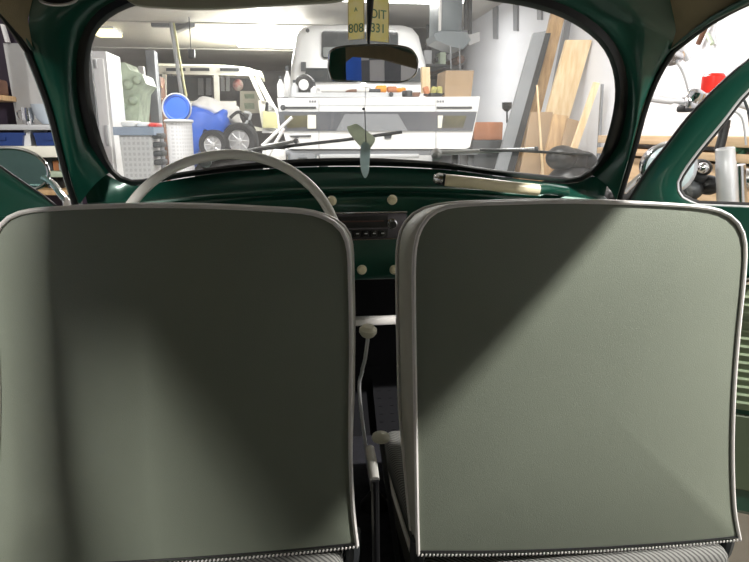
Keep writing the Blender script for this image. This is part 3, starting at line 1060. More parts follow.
# ================================================================ THE GARAGE
XL, XR, YB, YF, ZC = -3.9, 2.15, -5.0, 15.0, 2.47
struct(MB().box(((XL + XR) / 2, (YB + YF) / 2, -0.05), (XR - XL, YF - YB, 0.1)).build('floor', 'floor'))
struct(MB().box(((XL + XR) / 2, (YB + YF) / 2, ZC + 0.05), (XR - XL, YF - YB, 0.1)).build('ceiling', 'ceil'))
struct(MB().box((XL - 0.05, (YB + YF) / 2, ZC / 2), (0.1, YF - YB, ZC)).build('wall_left', 'wall'))
struct(MB().box((XR + 0.05, (YB + YF) / 2, ZC / 2), (0.1, YF - YB, ZC)).build('wall_right', 'wall'))
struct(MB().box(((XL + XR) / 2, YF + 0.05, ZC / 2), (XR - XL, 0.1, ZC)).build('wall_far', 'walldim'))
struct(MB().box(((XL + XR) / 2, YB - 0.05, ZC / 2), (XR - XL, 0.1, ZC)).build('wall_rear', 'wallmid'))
for i, y in enumerate((6.4, 8.6, 11.2)):
    struct(MB().box(((XL + XR) / 2, y, ZC - 0.008), (XR - XL - 0.02, 0.03, 0.014)).build('trim_%d' % (i + 1), 'ceil'))

# ------------------------------------------------------------- white storage unit on a dark bench
Y0 = 5.0
wc = thing('storage_unit', 'long white unit with a smoky glass band, on a dark grey bench', 'storage unit', at(380, 160, Y0 + 0.3))
body = [(277, 98), (480, 96.5), (478, 110), (470, 147), (466, 149), (292, 149), (287, 146), (280, 120)]
ppoly(body, Y0, 0.6).build('body', 'whitegloss', wc, angle=25)
ppoly([(278, 111.5), (477, 111.5), (472.5, 131), (282.5, 131)], Y0 - 0.012, 0.014).build('glass_band', 'greyglass', wc)
ppoly([(318, 105), (435, 105), (435, 105.8), (318, 105.8)], Y0 - 0.004, 0.006).build('seam', 'lgrey', wc)
for x in (318.5, 435.5):
    ppoly([(x, 98), (x + 1, 98), (x + 0.9, 148), (x - 0.1, 148)], Y0 - 0.004, 0.006).build('seam', 'lgrey', wc)
for x0, x1 in ((283, 316), (437, 472)):
    ppoly([(x0, 106.5), (x1, 106.5), (x1, 108.7), (x0, 108.7)], Y0 - 0.01, 0.012).build('slot_handle', 'dgrey', wc)
p = at(283, 107.5, Y0 - 0.01)
MB().lathe([(0.0, -0.012), (0.018, -0.01), (0.021, 0.0), (0.021, 0.012)], p, (0, 1, 0), 18).build('round_lock', 'dgrey', wc)
for x0 in (309, 437):
    for k in range(3):
        ppoly([(x0 + k * 2.6, 100.3), (x0 + k * 2.6 + 1.9, 100.3), (x0 + k * 2.6 + 1.9, 102.6), (x0 + k * 2.6, 102.6)], Y0 - 0.004, 0.006).build('emblem', 'grey', wc)
ppoly([(289, 135.5), (311, 135), (311, 136.8), (300, 137), (297, 138), (291, 137.5)], Y0 - 0.01, 0.012).build('catch', 'dgrey', wc)
ppoly([(384, 135), (392, 134.5), (391, 138.5), (385, 139)], Y0 - 0.01, 0.012).build('catch', 'dgrey', wc)
ppoly([(284, 115.5), (307, 115.5), (307, 127), (287, 128)], Y0 - 0.018, 0.008).build('window_pane', 'olive', wc)
ppoly([(307.5, 115), (316, 115), (316, 128.5), (307.5, 128.5)], Y0 - 0.019, 0.008).build('inner_panel', 'cream', wc)
ppoly([(438, 115.5), (443, 115.5), (441.5, 128), (438, 128)], Y0 - 0.019, 0.008).build('inner_panel', 'cream', wc)
ppoly([(444, 115.5), (467, 115.5), (463, 127.5), (442.5, 128)], Y0 - 0.018, 0.008).build('window_pane', 'olive', wc)
ppoly([(336, 131), (345, 114), (398, 114), (408, 131)], Y0 - 0.015, 0.005).build('painted_reflection', 'grey', wc)  # reflection in the glass band, put in as a flat grey shape
bn = thing('workbench', 'dark grey steel bench under the long white storage unit', 'workbench', at(380, 160, Y0 + 0.3))
wl, wr = at(284, 150, Y0 + 0.03), at(478, 150, Y0 + 0.03)
zt = wl.z - 0.005
MB().box(((wl.x + wr.x) / 2, Y0 + 0.33, zt - 0.02), (wr.x - wl.x, 0.62, 0.04), bev=0.005).build('bench_top', 'grey', bn)
pbox(288, 152.5, 317, 175, Y0 + 0.02, 0.5, down=0.05).build('drawer_unit', 'bluegrey', bn)
for k in range(4):
    a = at(290, 154.5, Y0 + 0.015)
    b = at(315, 154.5, Y0 + 0.015)
    MB().box(((a.x + b.x) / 2, Y0 + 0.012, a.z - 0.06 - 0.17 * k), (b.x - a.x, 0.02, 0.14), bev=0.006).build('drawer', 'grey', bn)
    MB().box(((a.x + b.x) / 2, Y0 - 0.005, a.z - 0.03 - 0.17 * k), (0.07, 0.018, 0.014), bev=0.004).build('handle', 'dgrey', bn)
pbox(320, 154, 420, 158.5, Y0 + 0.0, 0.05).build('rail', 'lgrey', bn)
for x in (wl.x + 0.32, wr.x - 0.05):
    for y in (Y0 + 0.08, Y0 + 0.58):
        MB().box((x, y, zt / 2 - 0.02), (0.05, 0.05, zt - 0.04), bev=0.004).build('leg', 'dgrey', bn)

# clutter on top of it
def zat(px, py, Y):
    return at(px, py, Y).z


t = tag(ppoly([(295, 92.5), (402, 92.5), (402, 97), (295, 97)], Y0 + 0.05, 0.25).build('tray', 'lgrey'), 'long pale grey tray lying on the long white storage unit', 'tray')
p = at(391, 94.5, Y0 + 0.045)
MB().lathe([(0.018, 0), (0.018, -0.01), (0, -0.012)], p, (0, 1, 0), 14).build('round_lock', 'dgrey', t)
# black round lamp with white centre
p = at(304.5, 85, Y0 + 0.25)
sl = thing('work_lamp', 'round black lamp with a white lens, lying on the storage unit', 'lamp', p - V((0, 0, 0.1)))
MB().lathe([(0.02, 0.10), (0.075, 0.06), (0.085, 0.0), (0.078, -0.02), (0.045, -0.022)], p, (0.35, 1, 0), 24).build('housing', 'black', sl)
MB().lathe([(0.045, -0.02), (0.03, -0.03), (0.0, -0.034)], p, (0.35, 1, 0), 24).build('lens', 'white', sl)
MB().box(p - V((0, -0.03, 0.085)), (0.03, 0.03, 0.06)).build('foot', 'black', sl)
cl = (('paper_roll', 'cloth', 333, 89, .022, .20, 'crumpled white paper roll among the pile on the tray'),
      ('spray_can', 'orange', 381, 88.5, .028, .09, 'orange can lying on the tray of the storage unit'),
      ('spray_can', 'orangebrown', 391.5, 87.5, .024, .08, 'brownish can lying beside the orange can on the tray'),
      ('paper_roll', 'cloth', 354, 88, .018, .24, 'white tube beside the hanging cord, lying on the tray'),
      ('hand_tool', 'dgrey', 368, 90, .014, .20, 'dark hand tool lying on the tray under the interior mirror'),
      ('hand_tool', 'brown', 343, 90.5, .012, .22, 'brownish hand tool lying on the tray near the white paper rolls'))
for nm, mm, px, py, r, L, lab in cl:
    p = at(px, py, Y0 + 0.16 + random.uniform(-.02, .02))
    zz = zat(px, 92.5, Y0 + 0.16) + r
    d = V((1, random.uniform(-.25, .25), 0)).normalized()
    q = MB().lathe([(0.0, -L / 2), (r * .5, -L / 2), (r, -L / 2 + r * .5), (r, L / 2 - r * .3), (r * .9, L / 2), (0, L / 2)], (p.x, p.y, zz), d, 14).build(nm, mm)
    tag(q, lab, 'can' if 'can' in nm else ('tool' if 'tool' in nm else 'paper roll'))
for nm, mm, px, r, L, lab in (('paper_roll', 'white', 326, .030, .12, 'short white roll at the van end of the tray'), ('rag', 'cloth', 346, .035, .16, 'crumpled pale rag on the tray left of the hanging cord'),
                             ('rag', 'lgrey', 361, .028, .14, 'grey rag on the tray behind the hanging cord'), ('rag', 'orange', 400, .024, .07, 'small orange rag at the far end of the tray')):
    p = at(px, 90, Y0 + 0.26)
    zz = zat(px, 92.5, Y0 + 0.26) + r * .8
    q = MB()
    for k in range(4):
        q.sphere((p.x + (k - 1.5) * L / 4, p.y + random.uniform(-.03, .03), zz + random.uniform(-.01, .01)), r * random.uniform(.75, 1.1), (1.2, 1, .8), 12)
    tag(q.build(nm, mm), lab, 'rag' if nm == 'rag' else 'paper roll')
for px, w_, h_, mm, lab in ((407, .05, .05, 'dgrey', 'dark clamp lying between the tray and the pine block'), (414, .06, .035, 'brown', 'brown clamp lying beside the dark one near the pine block'), (434, .11, .03, 'black', 'black clamp lying in front of the plywood box')):
    p = at(px, 97, Y0 + 0.1)
    q = MB().box(p + V((0, 0, h_ / 2)), (w_, .10, h_), Matrix.Rotation(.3, 3, 'Z'), bev=.012)
    q.tube([p + V((-w_ * .8, -.02, h_ * .5)), p + V((w_ * .9, .03, h_ * .9))], .008, 8)
    tag(q.build('clamp', mm), lab, 'tool')
# small white bottles standing at the left end of the unit
for i, (x, ytop, m_, lab) in enumerate(((281, 76, 'white', 'white bottle at the very end of the storage unit, next to the folding stand'), (288, 66, 'white', 'tallest white bottle at the end near the folding stand'), (295, 80, 'lgrey', 'small grey bottle beside the round black lamp'), (314, 84, 'white', 'white bottle standing just behind the round black lamp'))):
    b_ = at(x, 97, Y0 + 0.12 + 0.1 * (i % 2))
    h_ = zat(x, ytop, b_.y) - b_.z
    bt = thing('bottle', lab, 'bottle', b_, 'bottles on the storage unit')
    MB().lathe([(0.0, 0), (0.026, 0.0), (0.028, 0.01), (0.028, h_ * .6), (0.012, h_ * .78), (0.011, h_ * .86)], b_, (0, 0, 1), 16).build('bottle_body', m_, bt)
    MB().lathe([(0.014, h_ * .84), (0.014, h_), (0, h_)], b_, (0, 0, 1), 14).build('cap', 'dgrey', bt)
# wooden pieces and cable box
tag(ppoly([(422, 67), (430, 67), (430.5, 93), (422.5, 93)], Y0 + 0.2, 0.06).build('wood_block', 'pine'), 'narrow upright pine block on the storage unit beside the mirror', 'wood block')
tag(ppoly([(446, 70.5), (474, 70.5), (471, 97), (444.5, 97)], Y0 + 0.1, 0.3).build('wooden_box', 'card'), 'plain plywood box on the far end of the white storage unit under hanging cables', 'box')
for i, x in enumerate((450.5, 459.5)):
    tag(MB().tube([at(x, 45, Y0 + 0.22), at(x + 0.3, 60, Y0 + 0.22), at(x + 0.6, 71, Y0 + 0.22)], 0.005, 6).build('hanging_cable', 'grey'), ['thin cable hanging into the plywood box, on the side of the pine block', 'thin cable hanging into the plywood box, on the side of the bare wall'][i], 'cable', 'cables above the plywood box')
for i, (x, m_, lab) in enumerate(((434, 'plant', 'small yellow-green packet between pine block and plywood box'), (440, 'plant', 'yellowish packet leaning against the plywood box'), (427, 'orangebrown', 'orange-brown packet lying before the narrow pine block'))):
    a_ = at(x, 97, Y0 + 0.08)
    rm = Matrix.Rotation(0.3 - 0.3 * i, 3, 'Y')
    tag(MB().box(a_ + V((0, 0.03, 0.045)), (0.045, 0.05, 0.075), rm, bev=0.012).build('packet', m_), lab, 'packet', 'packets on the storage unit')

# ------------------------------------------------------------------ white van behind
YV = 7.5
va = thing('white_van', 'white high-roofed van with a wide dark window, behind the long white storage unit', 'van', at(360, 150, YV + 1.5) * 1.0)
va.location.z = 0
vo = [(286, 150), (287, 110), (292, 60), (297, 33), (303, 26), (314, 23.5), (360, 22.5), (404, 23.5), (414, 26.5), (420, 34), (427, 62), (434, 110), (435, 150)]
vo = [(x, y) for x, y in vo]
v3 = [at(x, y, YV) for x, y in vo]
v3[0].z = v3[-1].z = 0.35
def inset(pts, k, dy):
    c = sum(pts, V()) / len(pts)
    return [V((c.x + (p.x - c.x) * k, p.y + dy, 0.35 + (p.z - 0.35) * (1 - (1 - k) * .7))) for p in pts]


MB().loft([inset(v3, .55, -0.02), inset(v3, .93, -0.01), inset(v3, .985, 0.03), inset(v3, 1.0, 0.12), inset(v3, 1.0, 3.6)]).build('body', 'white', va, angle=50)
def rr_poly(x0, y0, x1, y1, r, Y, depth):
    c = ((x0 + x1) / 2, (y0 + y1) / 2)
    return ppoly([(c[0] + a, c[1] - b) for a, b in rrect(x1 - x0, y1 - y0, r, 4)], Y, depth)


rr_poly(321.5, 30.5, 398, 58.5, 4, YV - 0.045, 0.06).build('rear_window', 'darkglass', va)
rr_poly(323, 47, 336, 57, 2, YV - 0.055, 0.03).build('window_reflection', 'reflectiontone', va)  # reflection put in as a paler patch on the dark window
ppoly([(306, 68), (420, 68), (424, 82), (304, 82)], YV - 0.05, 0.06).build('lower_window', 'darkglass', va)
ppoly([(301, 62), (306, 62), (306, 71), (301, 71)], YV - 0.06, 0.05).build('door_hinge', 'dgrey', va)
MB().lathe([(0.022, 0), (0.02, -0.02), (0, -0.024)], at(307.5, 30.5, YV - 0.02), (0, 1, 0), 14).build('marker_lamp', 'dgrey', va)
for x in (372, 383):
    ppoly([(x, 62 + (x - 372) * .5), (x + 8, 62 + (x - 372) * .5), (x + 8, 70 + (x - 372) * .5), (x, 70 + (x - 372) * .5)], YV - 0.065, 0.02).build('number_panel', 'grey', va)
for x_, y_ in ((298, YV + 0.6), (423, YV + 0.6), (298, YV + 3.0), (423, YV + 3.0)):
    q = at(x_, 140, YV)
    MB().lathe([(0.10, -0.1), (0.30, -0.1), (0.34, -0.05), (0.34, 0.05), (0.30, 0.1), (0.10, 0.1)], (q.x, y_, 0.34), (1, 0, 0), 28).build('wheel', 'tyre', va)

# ------------------------------------------------------------------ stripped cream bus, side on
YS = 9.2
bu = thing('stripped_bus', 'stripped cream vintage bus shell with roof skylights and empty window openings', 'van', at(225, 150, YS + 0.8))
bu.location.z = 0
DB = 1.7
for yy, nm in ((YS, 'near'), (YS + DB - 0.05, 'far')):
    k = 0
    ppoly([(150, 66.5), (200, 65.5), (240, 67), (256, 70), (262, 75), (254, 76), (150, 73.5)], yy, 0.05).build('roof_rail', 'cream', bu)
    ppoly([(213.5, 72), (218.5, 72), (219.5, 101), (214.5, 101)], yy, 0.05).build('pillar', 'cream', bu)
    ppoly([(162, 72), (166, 72), (166, 104), (162, 104)], yy, 0.05).build('pillar', 'cream', bu)
    ppoly([(248, 74), (252.5, 74), (266, 104), (262, 104)], yy, 0.05).build('windscreen_pillar', 'cream', bu)
    ppoly([(150, 101), (236, 101), (236, 112), (243, 124), (262, 128), (258, 100), (268, 102), (275, 110), (276, 131), (150, 131)], yy, 0.05).build('side_panel', 'cream', bu)
# roof skin with skylights
ra, rb = at(150, 65.5, YS), at(244, 67.5, YS)
rows = []
for k in range(9):
    t_ = k / 8
    yy = YS + DB * t_
    zz = 0.09 * math.sin(PI * t_) ** 0.7
    rows.append([V((ra.x, yy, ra.z + zz)), V((rb.x - 0.3, yy, rb.z + zz)), V((rb.x, yy, rb.z - 0.02 + zz * .9)), V((rb.x + 0.22, yy, rb.z - 0.06 + zz * .6))])
MB().loft(rows, cap=False, wrap=False).build('roof', 'cream', bu)
for x0, x1 in ((166, 185), (190, 209), (220, 239)):
    ppoly([(x0, 68), (x1, 68), (x1 + 0.5, 71), (x0, 71)], YS - 0.015, 0.02).build('skylight', 'dgrey', bu)
# slanted front with split windscreen
ppoly([(254, 75), (258, 75), (276, 108), (270, 108)], YS + 0.03, DB - 0.1).build('windscreen_frame', 'cream', bu)
ppoly([(266, 100), (276, 107), (279, 133), (262, 133)], YS + 0.0, DB).build('nose', 'white', bu)
ppoly([(263, 111), (277, 113), (278, 128), (263, 128)], YS - 0.02, 0.03).build('nose_patch', 'yellowcream', bu)
# door card in the opening, seats, dark bulkhead
ppoly([(240, 91), (257, 91), (261, 113), (240, 113)], YS + 0.5, 0.04).build('inner_door', 'cream', bu)
for y0, y1 in ((94, 98.5), (103, 109)):
    ppoly([(244, y0), (254, y0), (254.5, y1), (245, y1)], YS + 0.48, 0.03).build('door_recess', 'machine', bu)
ppoly([(168, 76), (212, 76), (212, 101), (168, 101)], YS + DB - 0.12, 0.04).build('bulkhead', 'dgrey', bu)
for x in (198, 206):
    ppoly([(x, 78), (x + 5, 78), (x + 5.4, 95), (x, 95)], YS + DB - 0.16, 0.03).build('grey_panel', 'grey', bu)
for x in (221, 226):
    ppoly([(x, 76), (x + 3.5, 76), (x + 3.5, 91), (x, 91)], YS + DB - 0.16, 0.03).build('grey_panel', 'lgrey', bu)
MB().lathe([(0.10, -0.08), (0.28, -0.08), (0.31, -0.04), (0.31, 0.04), (0.28, 0.08), (0.10, 0.08)], (at(256, 140, YS).x, YS + 0.12, 0.31), (0, 1, 0), 28).build('wheel', 'tyre', bu)
# red and white bundle inside
tag(MB().sphere(at(238, 85, YS + 0.8), 0.08, (1, .8, 1.1)).build('red_bundle', mat('red_white', (0.6, 0.2, 0.18), 0.7, second=(0.8, 0.78, 0.75), vscale=9)), 'red and white bundle seen through the cab opening of the stripped bus', 'bundle')

# ------------------------------------------------------------------ blue sheeted car with wheels
YT = 6.0
bc = thing('sheeted_buggy', 'small chassis under a blue sheet, its spoked wheels bare, before the stripped bus', 'vehicle', at(215, 150, YT + 0.4))
bc.location.z = 0
ol = smooth_curve([at(x, y, YT) for x, y in [(180, 118), (182, 108), (192, 106), (205, 108), (214, 113), (224, 108), (230, 112), (228, 126), (224, 137), (214, 134), (204, 130), (200, 150), (190, 170), (178, 170)]], 3, True)
c_ = sum(ol, V()) / len(ol)
mb = MB()
rws = []
for k, s_ in ((0.0, .80), (0.04, .94), (0.12, 1.0), (0.35, 1.0), (0.5, .9), (0.56, .7)):
    rws.append([c_ + (p - c_) * (s_ + 0.03 * math.sin(i * 1.3)) + V((0, k - 0.05 + 0.012 * math.sin(i * 2.1), 0)) for i, p in enumerate(ol)])
mb.loft(rws)
mb.build('blue_sheet', 'bluetarp', bc, angle=60)
def spoked(px, py, r, Y, parent, nsp=8):
    c = at(px, py, Y)
    w = MB().lathe([(r * .62, -0.045), (r * .92, -0.05), (r, -0.02), (r, 0.04), (r * .92, 0.06), (r * .62, 0.055), (r * .62, -0.045)], c, (0.25, 1, 0), 32).build('tyre', 'tyre', parent)
    h = MB()
    h.lathe([(r * .64, -0.02), (r * .60, -0.035), (r * .56, -0.02)], c, (0.25, 1, 0), 32)
    h.lathe([(0, -0.04), (r * .16, -0.035), (r * .2, 0.0)], c, (0.25, 1, 0), 16)
    ax = V((0.25, 1, 0)).normalized()
    u = ax.orthogonal().normalized()
    v = ax.cross(u)
    for k in range(nsp):
        d = u * math.cos(2 * PI * k / nsp) + v * math.sin(2 * PI * k / nsp)
        h.tube([c + d * r * .15 - ax * 0.02, c + d * r * .6 - ax * 0.02], r * .045, 6)
    h.build('wheel_rim', 'silver', w)


spoked(240, 141, 0.165, YT - 0.05, bc)
spoked(214, 145, 0.135, YT - 0.12, bc)
for seg_ in (([(224, 150), (250, 118), (244, 112)]), ([(203, 120), (215, 135), (226, 152)]), ([(230, 118), (238, 112), (246, 117), (255, 131)])):
    MB().tube(smooth_curve([at(x, y, YT - 0.02) for x, y in seg_], 4), 0.014, 8).build('frame_tube', 'lgrey' if seg_[0][0] != 230 else 'tyre', bc)
MB().box((at(215, 160, YT).x, YT + 0.3, 0.62), (0.9, 0.5, 0.10), bev=0.02).build('chassis', 'dgrey', bc)
for dx in (-0.38, 0.38):
    MB().box((at(215, 160, YT).x + dx, YT + 0.3, 0.29), (0.06, 0.4, 0.58), bev=0.01).build('stand', 'dgrey', bc)
cb = smooth_curve([at(x, y, YT + 0.15) for x, y in [(192, 106), (196, 99), (207, 96), (218, 101), (230, 102), (238, 107), (240, 118), (241, 126), (230, 123), (222, 115), (214, 117), (206, 112)]], 3, True)
c_ = sum(cb, V()) / len(cb)
mb = MB()
mb.loft([[c_ + (p - c_) * s_ * (1 + 0.04 * math.sin(i * 1.7 + k * 9)) + V((0, k, 0)) for i, p in enumerate(cb)] for k, s_ in ((-0.16, .45), (-0.12, .75), (-0.05, .95), (0.05, 1.0), (0.2, .9))])
tag(mb.build('cloth_bundle', 'cloth', angle=70), 'white cloth bundle heaped on the blue sheet', 'cloth')

# crossed white stand between bus and unit
st = thing('folding_stand', 'white folding stand with crossed legs beside the end of the storage unit', 'stand', at(270, 165, 4.9))
for a_, b_ in (((292, 117), (262, 146)), ((284, 128), (266, 160)), ((263, 146), (300, 141))):
    MB().tube([at(*a_, 4.86), at(*b_, 4.86)], 0.012, 8).build('leg', 'white', st)
    A_ = at(*b_, 4.86)
MB().tube([at(264, 146, 4.86), V((at(262, 146, 4.86).x, 4.86, 0.0))], 0.012, 8).build('leg', 'white', st)
MB().tube([at(267, 158, 4.88), V((at(270, 146, 4.86).x, 4.88, 0.0))], 0.012, 8).build('leg', 'white', st)
tag(pbox(262, 150, 286, 162, 4.95, 0.2, bev=0.02).build('white_crate', 'white'), 'low white crate at the foot of the folding stand', 'crate')
wcr = bpy.data.objects['white_crate']
tag(pbox(262, 162, 286, 168, 4.95, 0.2, bev=0.0, down=0.0).build('crate_stand', 'dgrey'), 'dark stand under the low white crate', 'stand')

# ------------------------------------------------------------------ blue lid, wire baskets
YK = 4.7
kb = thing('wire_basket', 'tall pale wire basket with the round blue cover standing on it', 'basket', at(177, 160, YK + 0.2))
kb.location.z = 0
p0, p1 = at(163, 121, YK), at(190, 121, YK)
c_ = (p0 + p1) / 2
r_ = (p1 - p0).length / 2
MB().lathe([(r_ * .86, 0.0), (r_ * .98, c_.z - 0.01), (r_ * .93, c_.z - 0.01), (r_ * .82, 0.02)], (c_.x, YK + r_, 0), (0, 0, 1), 28).build('basket_wall', 'mesh', kb)
MB().tube([V((c_.x + r_ * math.cos(2 * PI * k / 28), YK + r_ + r_ * math.sin(2 * PI * k / 28), c_.z)) for k in range(28)], 0.012, 8, closed=True).build('rim', 'lgrey', kb)
pl_ = at(177, 108, YK + 0.05)
ld = thing('drum_cover', 'round blue cover with a pale rim, propped upright on the wire basket', 'cover', pl_ - V((0, 0, 0.1)))
MB().lathe([(0.0, -0.012), (0.075, -0.010), (0.082, -0.016), (0.092, -0.016), (0.096, 0.0), (0.092, 0.012), (0, 0.012)], pl_, (0.12, 1, -0.1), 32).build('disc', 'blue', ld)
MB().tube([pl_ + V((0.099 * math.cos(2 * PI * k / 32), -0.006, 0.099 * math.sin(2 * PI * k / 32))) for k in range(32)], 0.005, 8, closed=True).build('rim', 'lgrey', ld)
ct = thing('mesh_container', 'grey mesh container with a blue-grey rim, filled with red and white things', 'container', at(138, 160, 4.4))
ct.location.z = 0
a_, b_ = at(118, 128, 3.3), at(150, 128, 3.3)
zz = a_.z
mb = MB()
mb.loft([[V((a_.x + 0.03, 3.32, 0.02)), V((b_.x - 0.03, 3.32, 0.02)), V((b_.x - 0.03, 3.5, 0.02)), V((a_.x + 0.03, 3.5, 0.02))],
         [V((a_.x, 3.30, zz)), V((b_.x, 3.30, zz)), V((b_.x, 3.52, zz)), V((a_.x, 3.52, zz))]])
mb.build('container_wall', 'mesh', ct, smooth=False)
mb = MB()
mb.loft([[V((x, y, z)) for x, y in ((a_.x - 0.02, 3.28), (b_.x + 0.02, 3.28), (b_.x + 0.02, 3.54), (a_.x - 0.02, 3.54))] for z in (zz - 0.035, zz + 0.005)])
mb.build('rim', mat('blue_grey_rim', (0.25, 0.32, 0.44), 0.4), ct, smooth=False)
for i in range(4):
    z_ = at(160, 136 + i * 9, 3.3).z
    MB().box((b_.x + 0.02, 3.4, z_), (0.05, 0.12, 0.028), bev=0.008).build('side_clip', 'dgrey', ct)
for i, (x0, x1, yt, m_, lab) in enumerate(((121, 136, 121, 'cloth', 'white parcel lying in the mesh container, next to the locker'), (137, 148, 122.5, 'white', 'flat white box in the middle of the mesh container'), (149, 157, 123, 'red', 'red packet on top of the mesh container'))):
    a1, b1 = at(x0, yt, 3.4), at(x1, yt, 3.4)
    tag(MB().box(((a1.x + b1.x) / 2, 3.46, (a1.z + zz + 0.006) / 2), (b1.x - a1.x, 0.16, a1.z - zz - 0.004), bev=0.012).build('parcel', m_), lab, 'parcel', 'parcels in the mesh container')

# ------------------------------------------------------------------ locker, machine, cupboard, column, poles
YLk = 3.9
lk = thing('locker', 'tall white sheet metal locker beside the windscreen pillar', 'locker', at(104, 150, YLk + 0.25))
lk.location.z = 0
a_, b_ = at(84, 51, YLk), at(106, 53, YLk)
zt = a_.z
bx_ = at(133, 175, YLk).x
MB().loft([[V((x, y, 0.02)) for x, y in ((a_.x, YLk), (b_.x, YLk), (b_.x, YLk + 0.3), (a_.x, YLk + 0.3))], [V((x, y, zt)) for x, y in ((a_.x, YLk), (b_.x, YLk), (b_.x, YLk + 0.3), (a_.x, YLk + 0.3))]]).build('cabinet', 'white', lk, smooth=False)
w_ = b_.x - a_.x
MB().box(((a_.x + b_.x) / 2, YLk - 0.006, zt / 2), (w_ - 0.03, 0.02, zt - 0.08), bev=0.006).build('door', 'white', lk)
for x_ in (a_.x + 0.05, b_.x - 0.06):
    MB().box((x_, YLk - 0.018, zt - 0.07), (0.02, 0.012, 0.05), bev=0.003).build('hinge', 'lgrey', lk)
MB().box((b_.x - 0.03, YLk - 0.02, 1.1), (0.02, 0.03, 0.12), bev=0.004).build('handle', 'lgrey', lk)
YM = 6.6
mc_ = thing('drill_press', 'sage green machine tool standing behind the locker', 'machine', at(130, 150, YM + 0.3))
mc_.location.z = 0
ppoly([(115, 64), (124, 62), (130, 70), (142, 74), (146, 84), (140, 92), (138, 122), (120, 122), (116, 90)], YM, 0.5).build('machine_head', 'machine', mc_)
for (x_, y_, r_) in ((128, 84, .05), (137, 80, .04), (133, 100, .045), (124, 106, .03)):
    MB().lathe([(r_, 0.03), (r_, -0.03), (r_ * .5, -0.05), (0, -0.05)], at(x_, y_, YM), (0, 1, 0), 16).build('dial', 'machine', mc_)
pbox(119, 121, 140, 150, YM + 0.05, 0.5, down=0.0).build('machine_base', 'machine', mc_)
cu_ = thing('tool_cupboard', 'reddish brown open cupboard behind the green machine', 'cupboard', at(146, 150, 9.3))
cu_.location.z = 0
pbox(134, 76, 162, 128, 8.6, 0.3, down=0.0).build('carcass', 'brown', cu_)
for y_ in (86, 98, 110):
    pbox(136, y_, 162, y_ + 1.2, 8.56, 0.06, bev=0).build('shelf', 'pinedark', cu_)
for i, (x_, y_, w__, h__, m_, lab) in enumerate(((138, 66, 6, 10, 'white', 'white box on top of the reddish brown cupboard'), (148, 88, 4, 9, 'dgrey', 'dark tool case on the middle shelf of the brown cupboard'), (153, 100, 5, 9, 'black', 'black tool case on the lower shelf of the brown cupboard'), (140, 89, 4, 8, 'grey', 'grey tin on the middle shelf of the brown cupboard'))):
    tag(pbox(x_, y_, x_ + w__, y_ + h__, 8.65 if i == 0 else 8.5, 0.08, bev=0.01).build('storage_box', m_), lab, 'box', 'boxes at the brown cupboard')
tag(pbox(148, 50, 157, 126, 8.1, 0.2, bev=0.01, down=0.0).build('steel_post', 'grey'), 'square grey steel post standing before the brown cupboard', 'post')
pp = thing('lift_pole', 'pair of slanted metal poles rising behind the round blue cover to the ceiling', 'pole', at(180, 120, 8.6))
pp.location.z = 0
for (x0, y0), (x1, y1), r_, m_ in (((172, 30), (182, 98), .024, 'lgrey'), ((175, 31), (186, 96), .014, 'yellowcream')):
    A_, B_ = at(x0, y0, 8.6), at(x1, y1, 8.6)
    d_ = (B_ - A_)
    MB().tube([A_ - d_ * ((ZC - 0.03 - A_.z) / -d_.z) if False else A_ + d_ * ((ZC - 0.005 - A_.z) / d_.z), B_ + d_ * ((0.02 - B_.z) / d_.z) * 0.0, V((B_.x, B_.y, 0.0))], r_, 10).build('pole', m_, pp)
br = thing('ceiling_bracket', 'grey steel bracket fixed to the ceiling above the slanted poles', 'bracket', at(180, 25, 8.5))
br.location.z = ZC
MB().box(V((at(172, 25, 8.7).x, 8.7, ZC - 0.03)), (0.5, 0.09, 0.05), bev=0.008).build('arm', 'grey', br)
MB().box(V((at(184, 25, 8.7).x, 8.6, ZC - 0.07)), (0.09, 0.6, 0.05), Matrix.Rotation(0.5, 3, 'Z'), bev=0.008).build('arm', 'grey', br)
hg = thing('hanging_socket', 'small black socket box hanging from the ceiling on a cord', 'socket', at(191, 58, 8.2))
pbox(188, 49, 194.5, 58, 8.2, 0.08, bev=0.01).build('socket_box', 'dgrey', hg)
q = at(191, 49, 8.24)
MB().tube([q, V((q.x, q.y, ZC))], 0.006, 6).build('cord', 'dgrey', hg)

# ------------------------------------------------------------------ right wall: heater, slats, leaning boards
YH = 5.6
he = thing('wall_heater', 'blue-grey unit heater hanging high on the side wall above the plywood box', 'heater', at(450, 40, YH + 0.2))
pbox(441, -40, 463, 31, YH, 0.45, bev=0.01).build('heater_body', 'bluegrey', he)
pbox(439.5, -40, 442, 31, YH - 0.015, 0.02, bev=0.002).build('bright_edge', 'white', he)
ppoly([(434, 34), (441, 30.5), (467, 32), (471, 40), (463, 49), (450, 46), (436, 40)], YH - 0.02, 0.35).build('heater_hood', 'bluegrey', he)
for x_, y0, y1 in ((466, 0, 30), (470, 2, 34)):
    MB().tube([at(x_, y0 - 30, YH + 0.2), at(x_, y1, YH + 0.2)], 0.02, 8).build('pipe', 'dgrey', he)
ppoly([(468, 35), (480, 32), (480, 41), (469, 45)], YH + 0.1, 0.1).build('bracket', 'lgrey', he)
MB().tube([at(452, -38, YH + 0.2), V((at(452, -38, YH + 0.2).x, YH + 0.2, ZC))], 0.02, 8).build('hanger', 'dgrey', he)
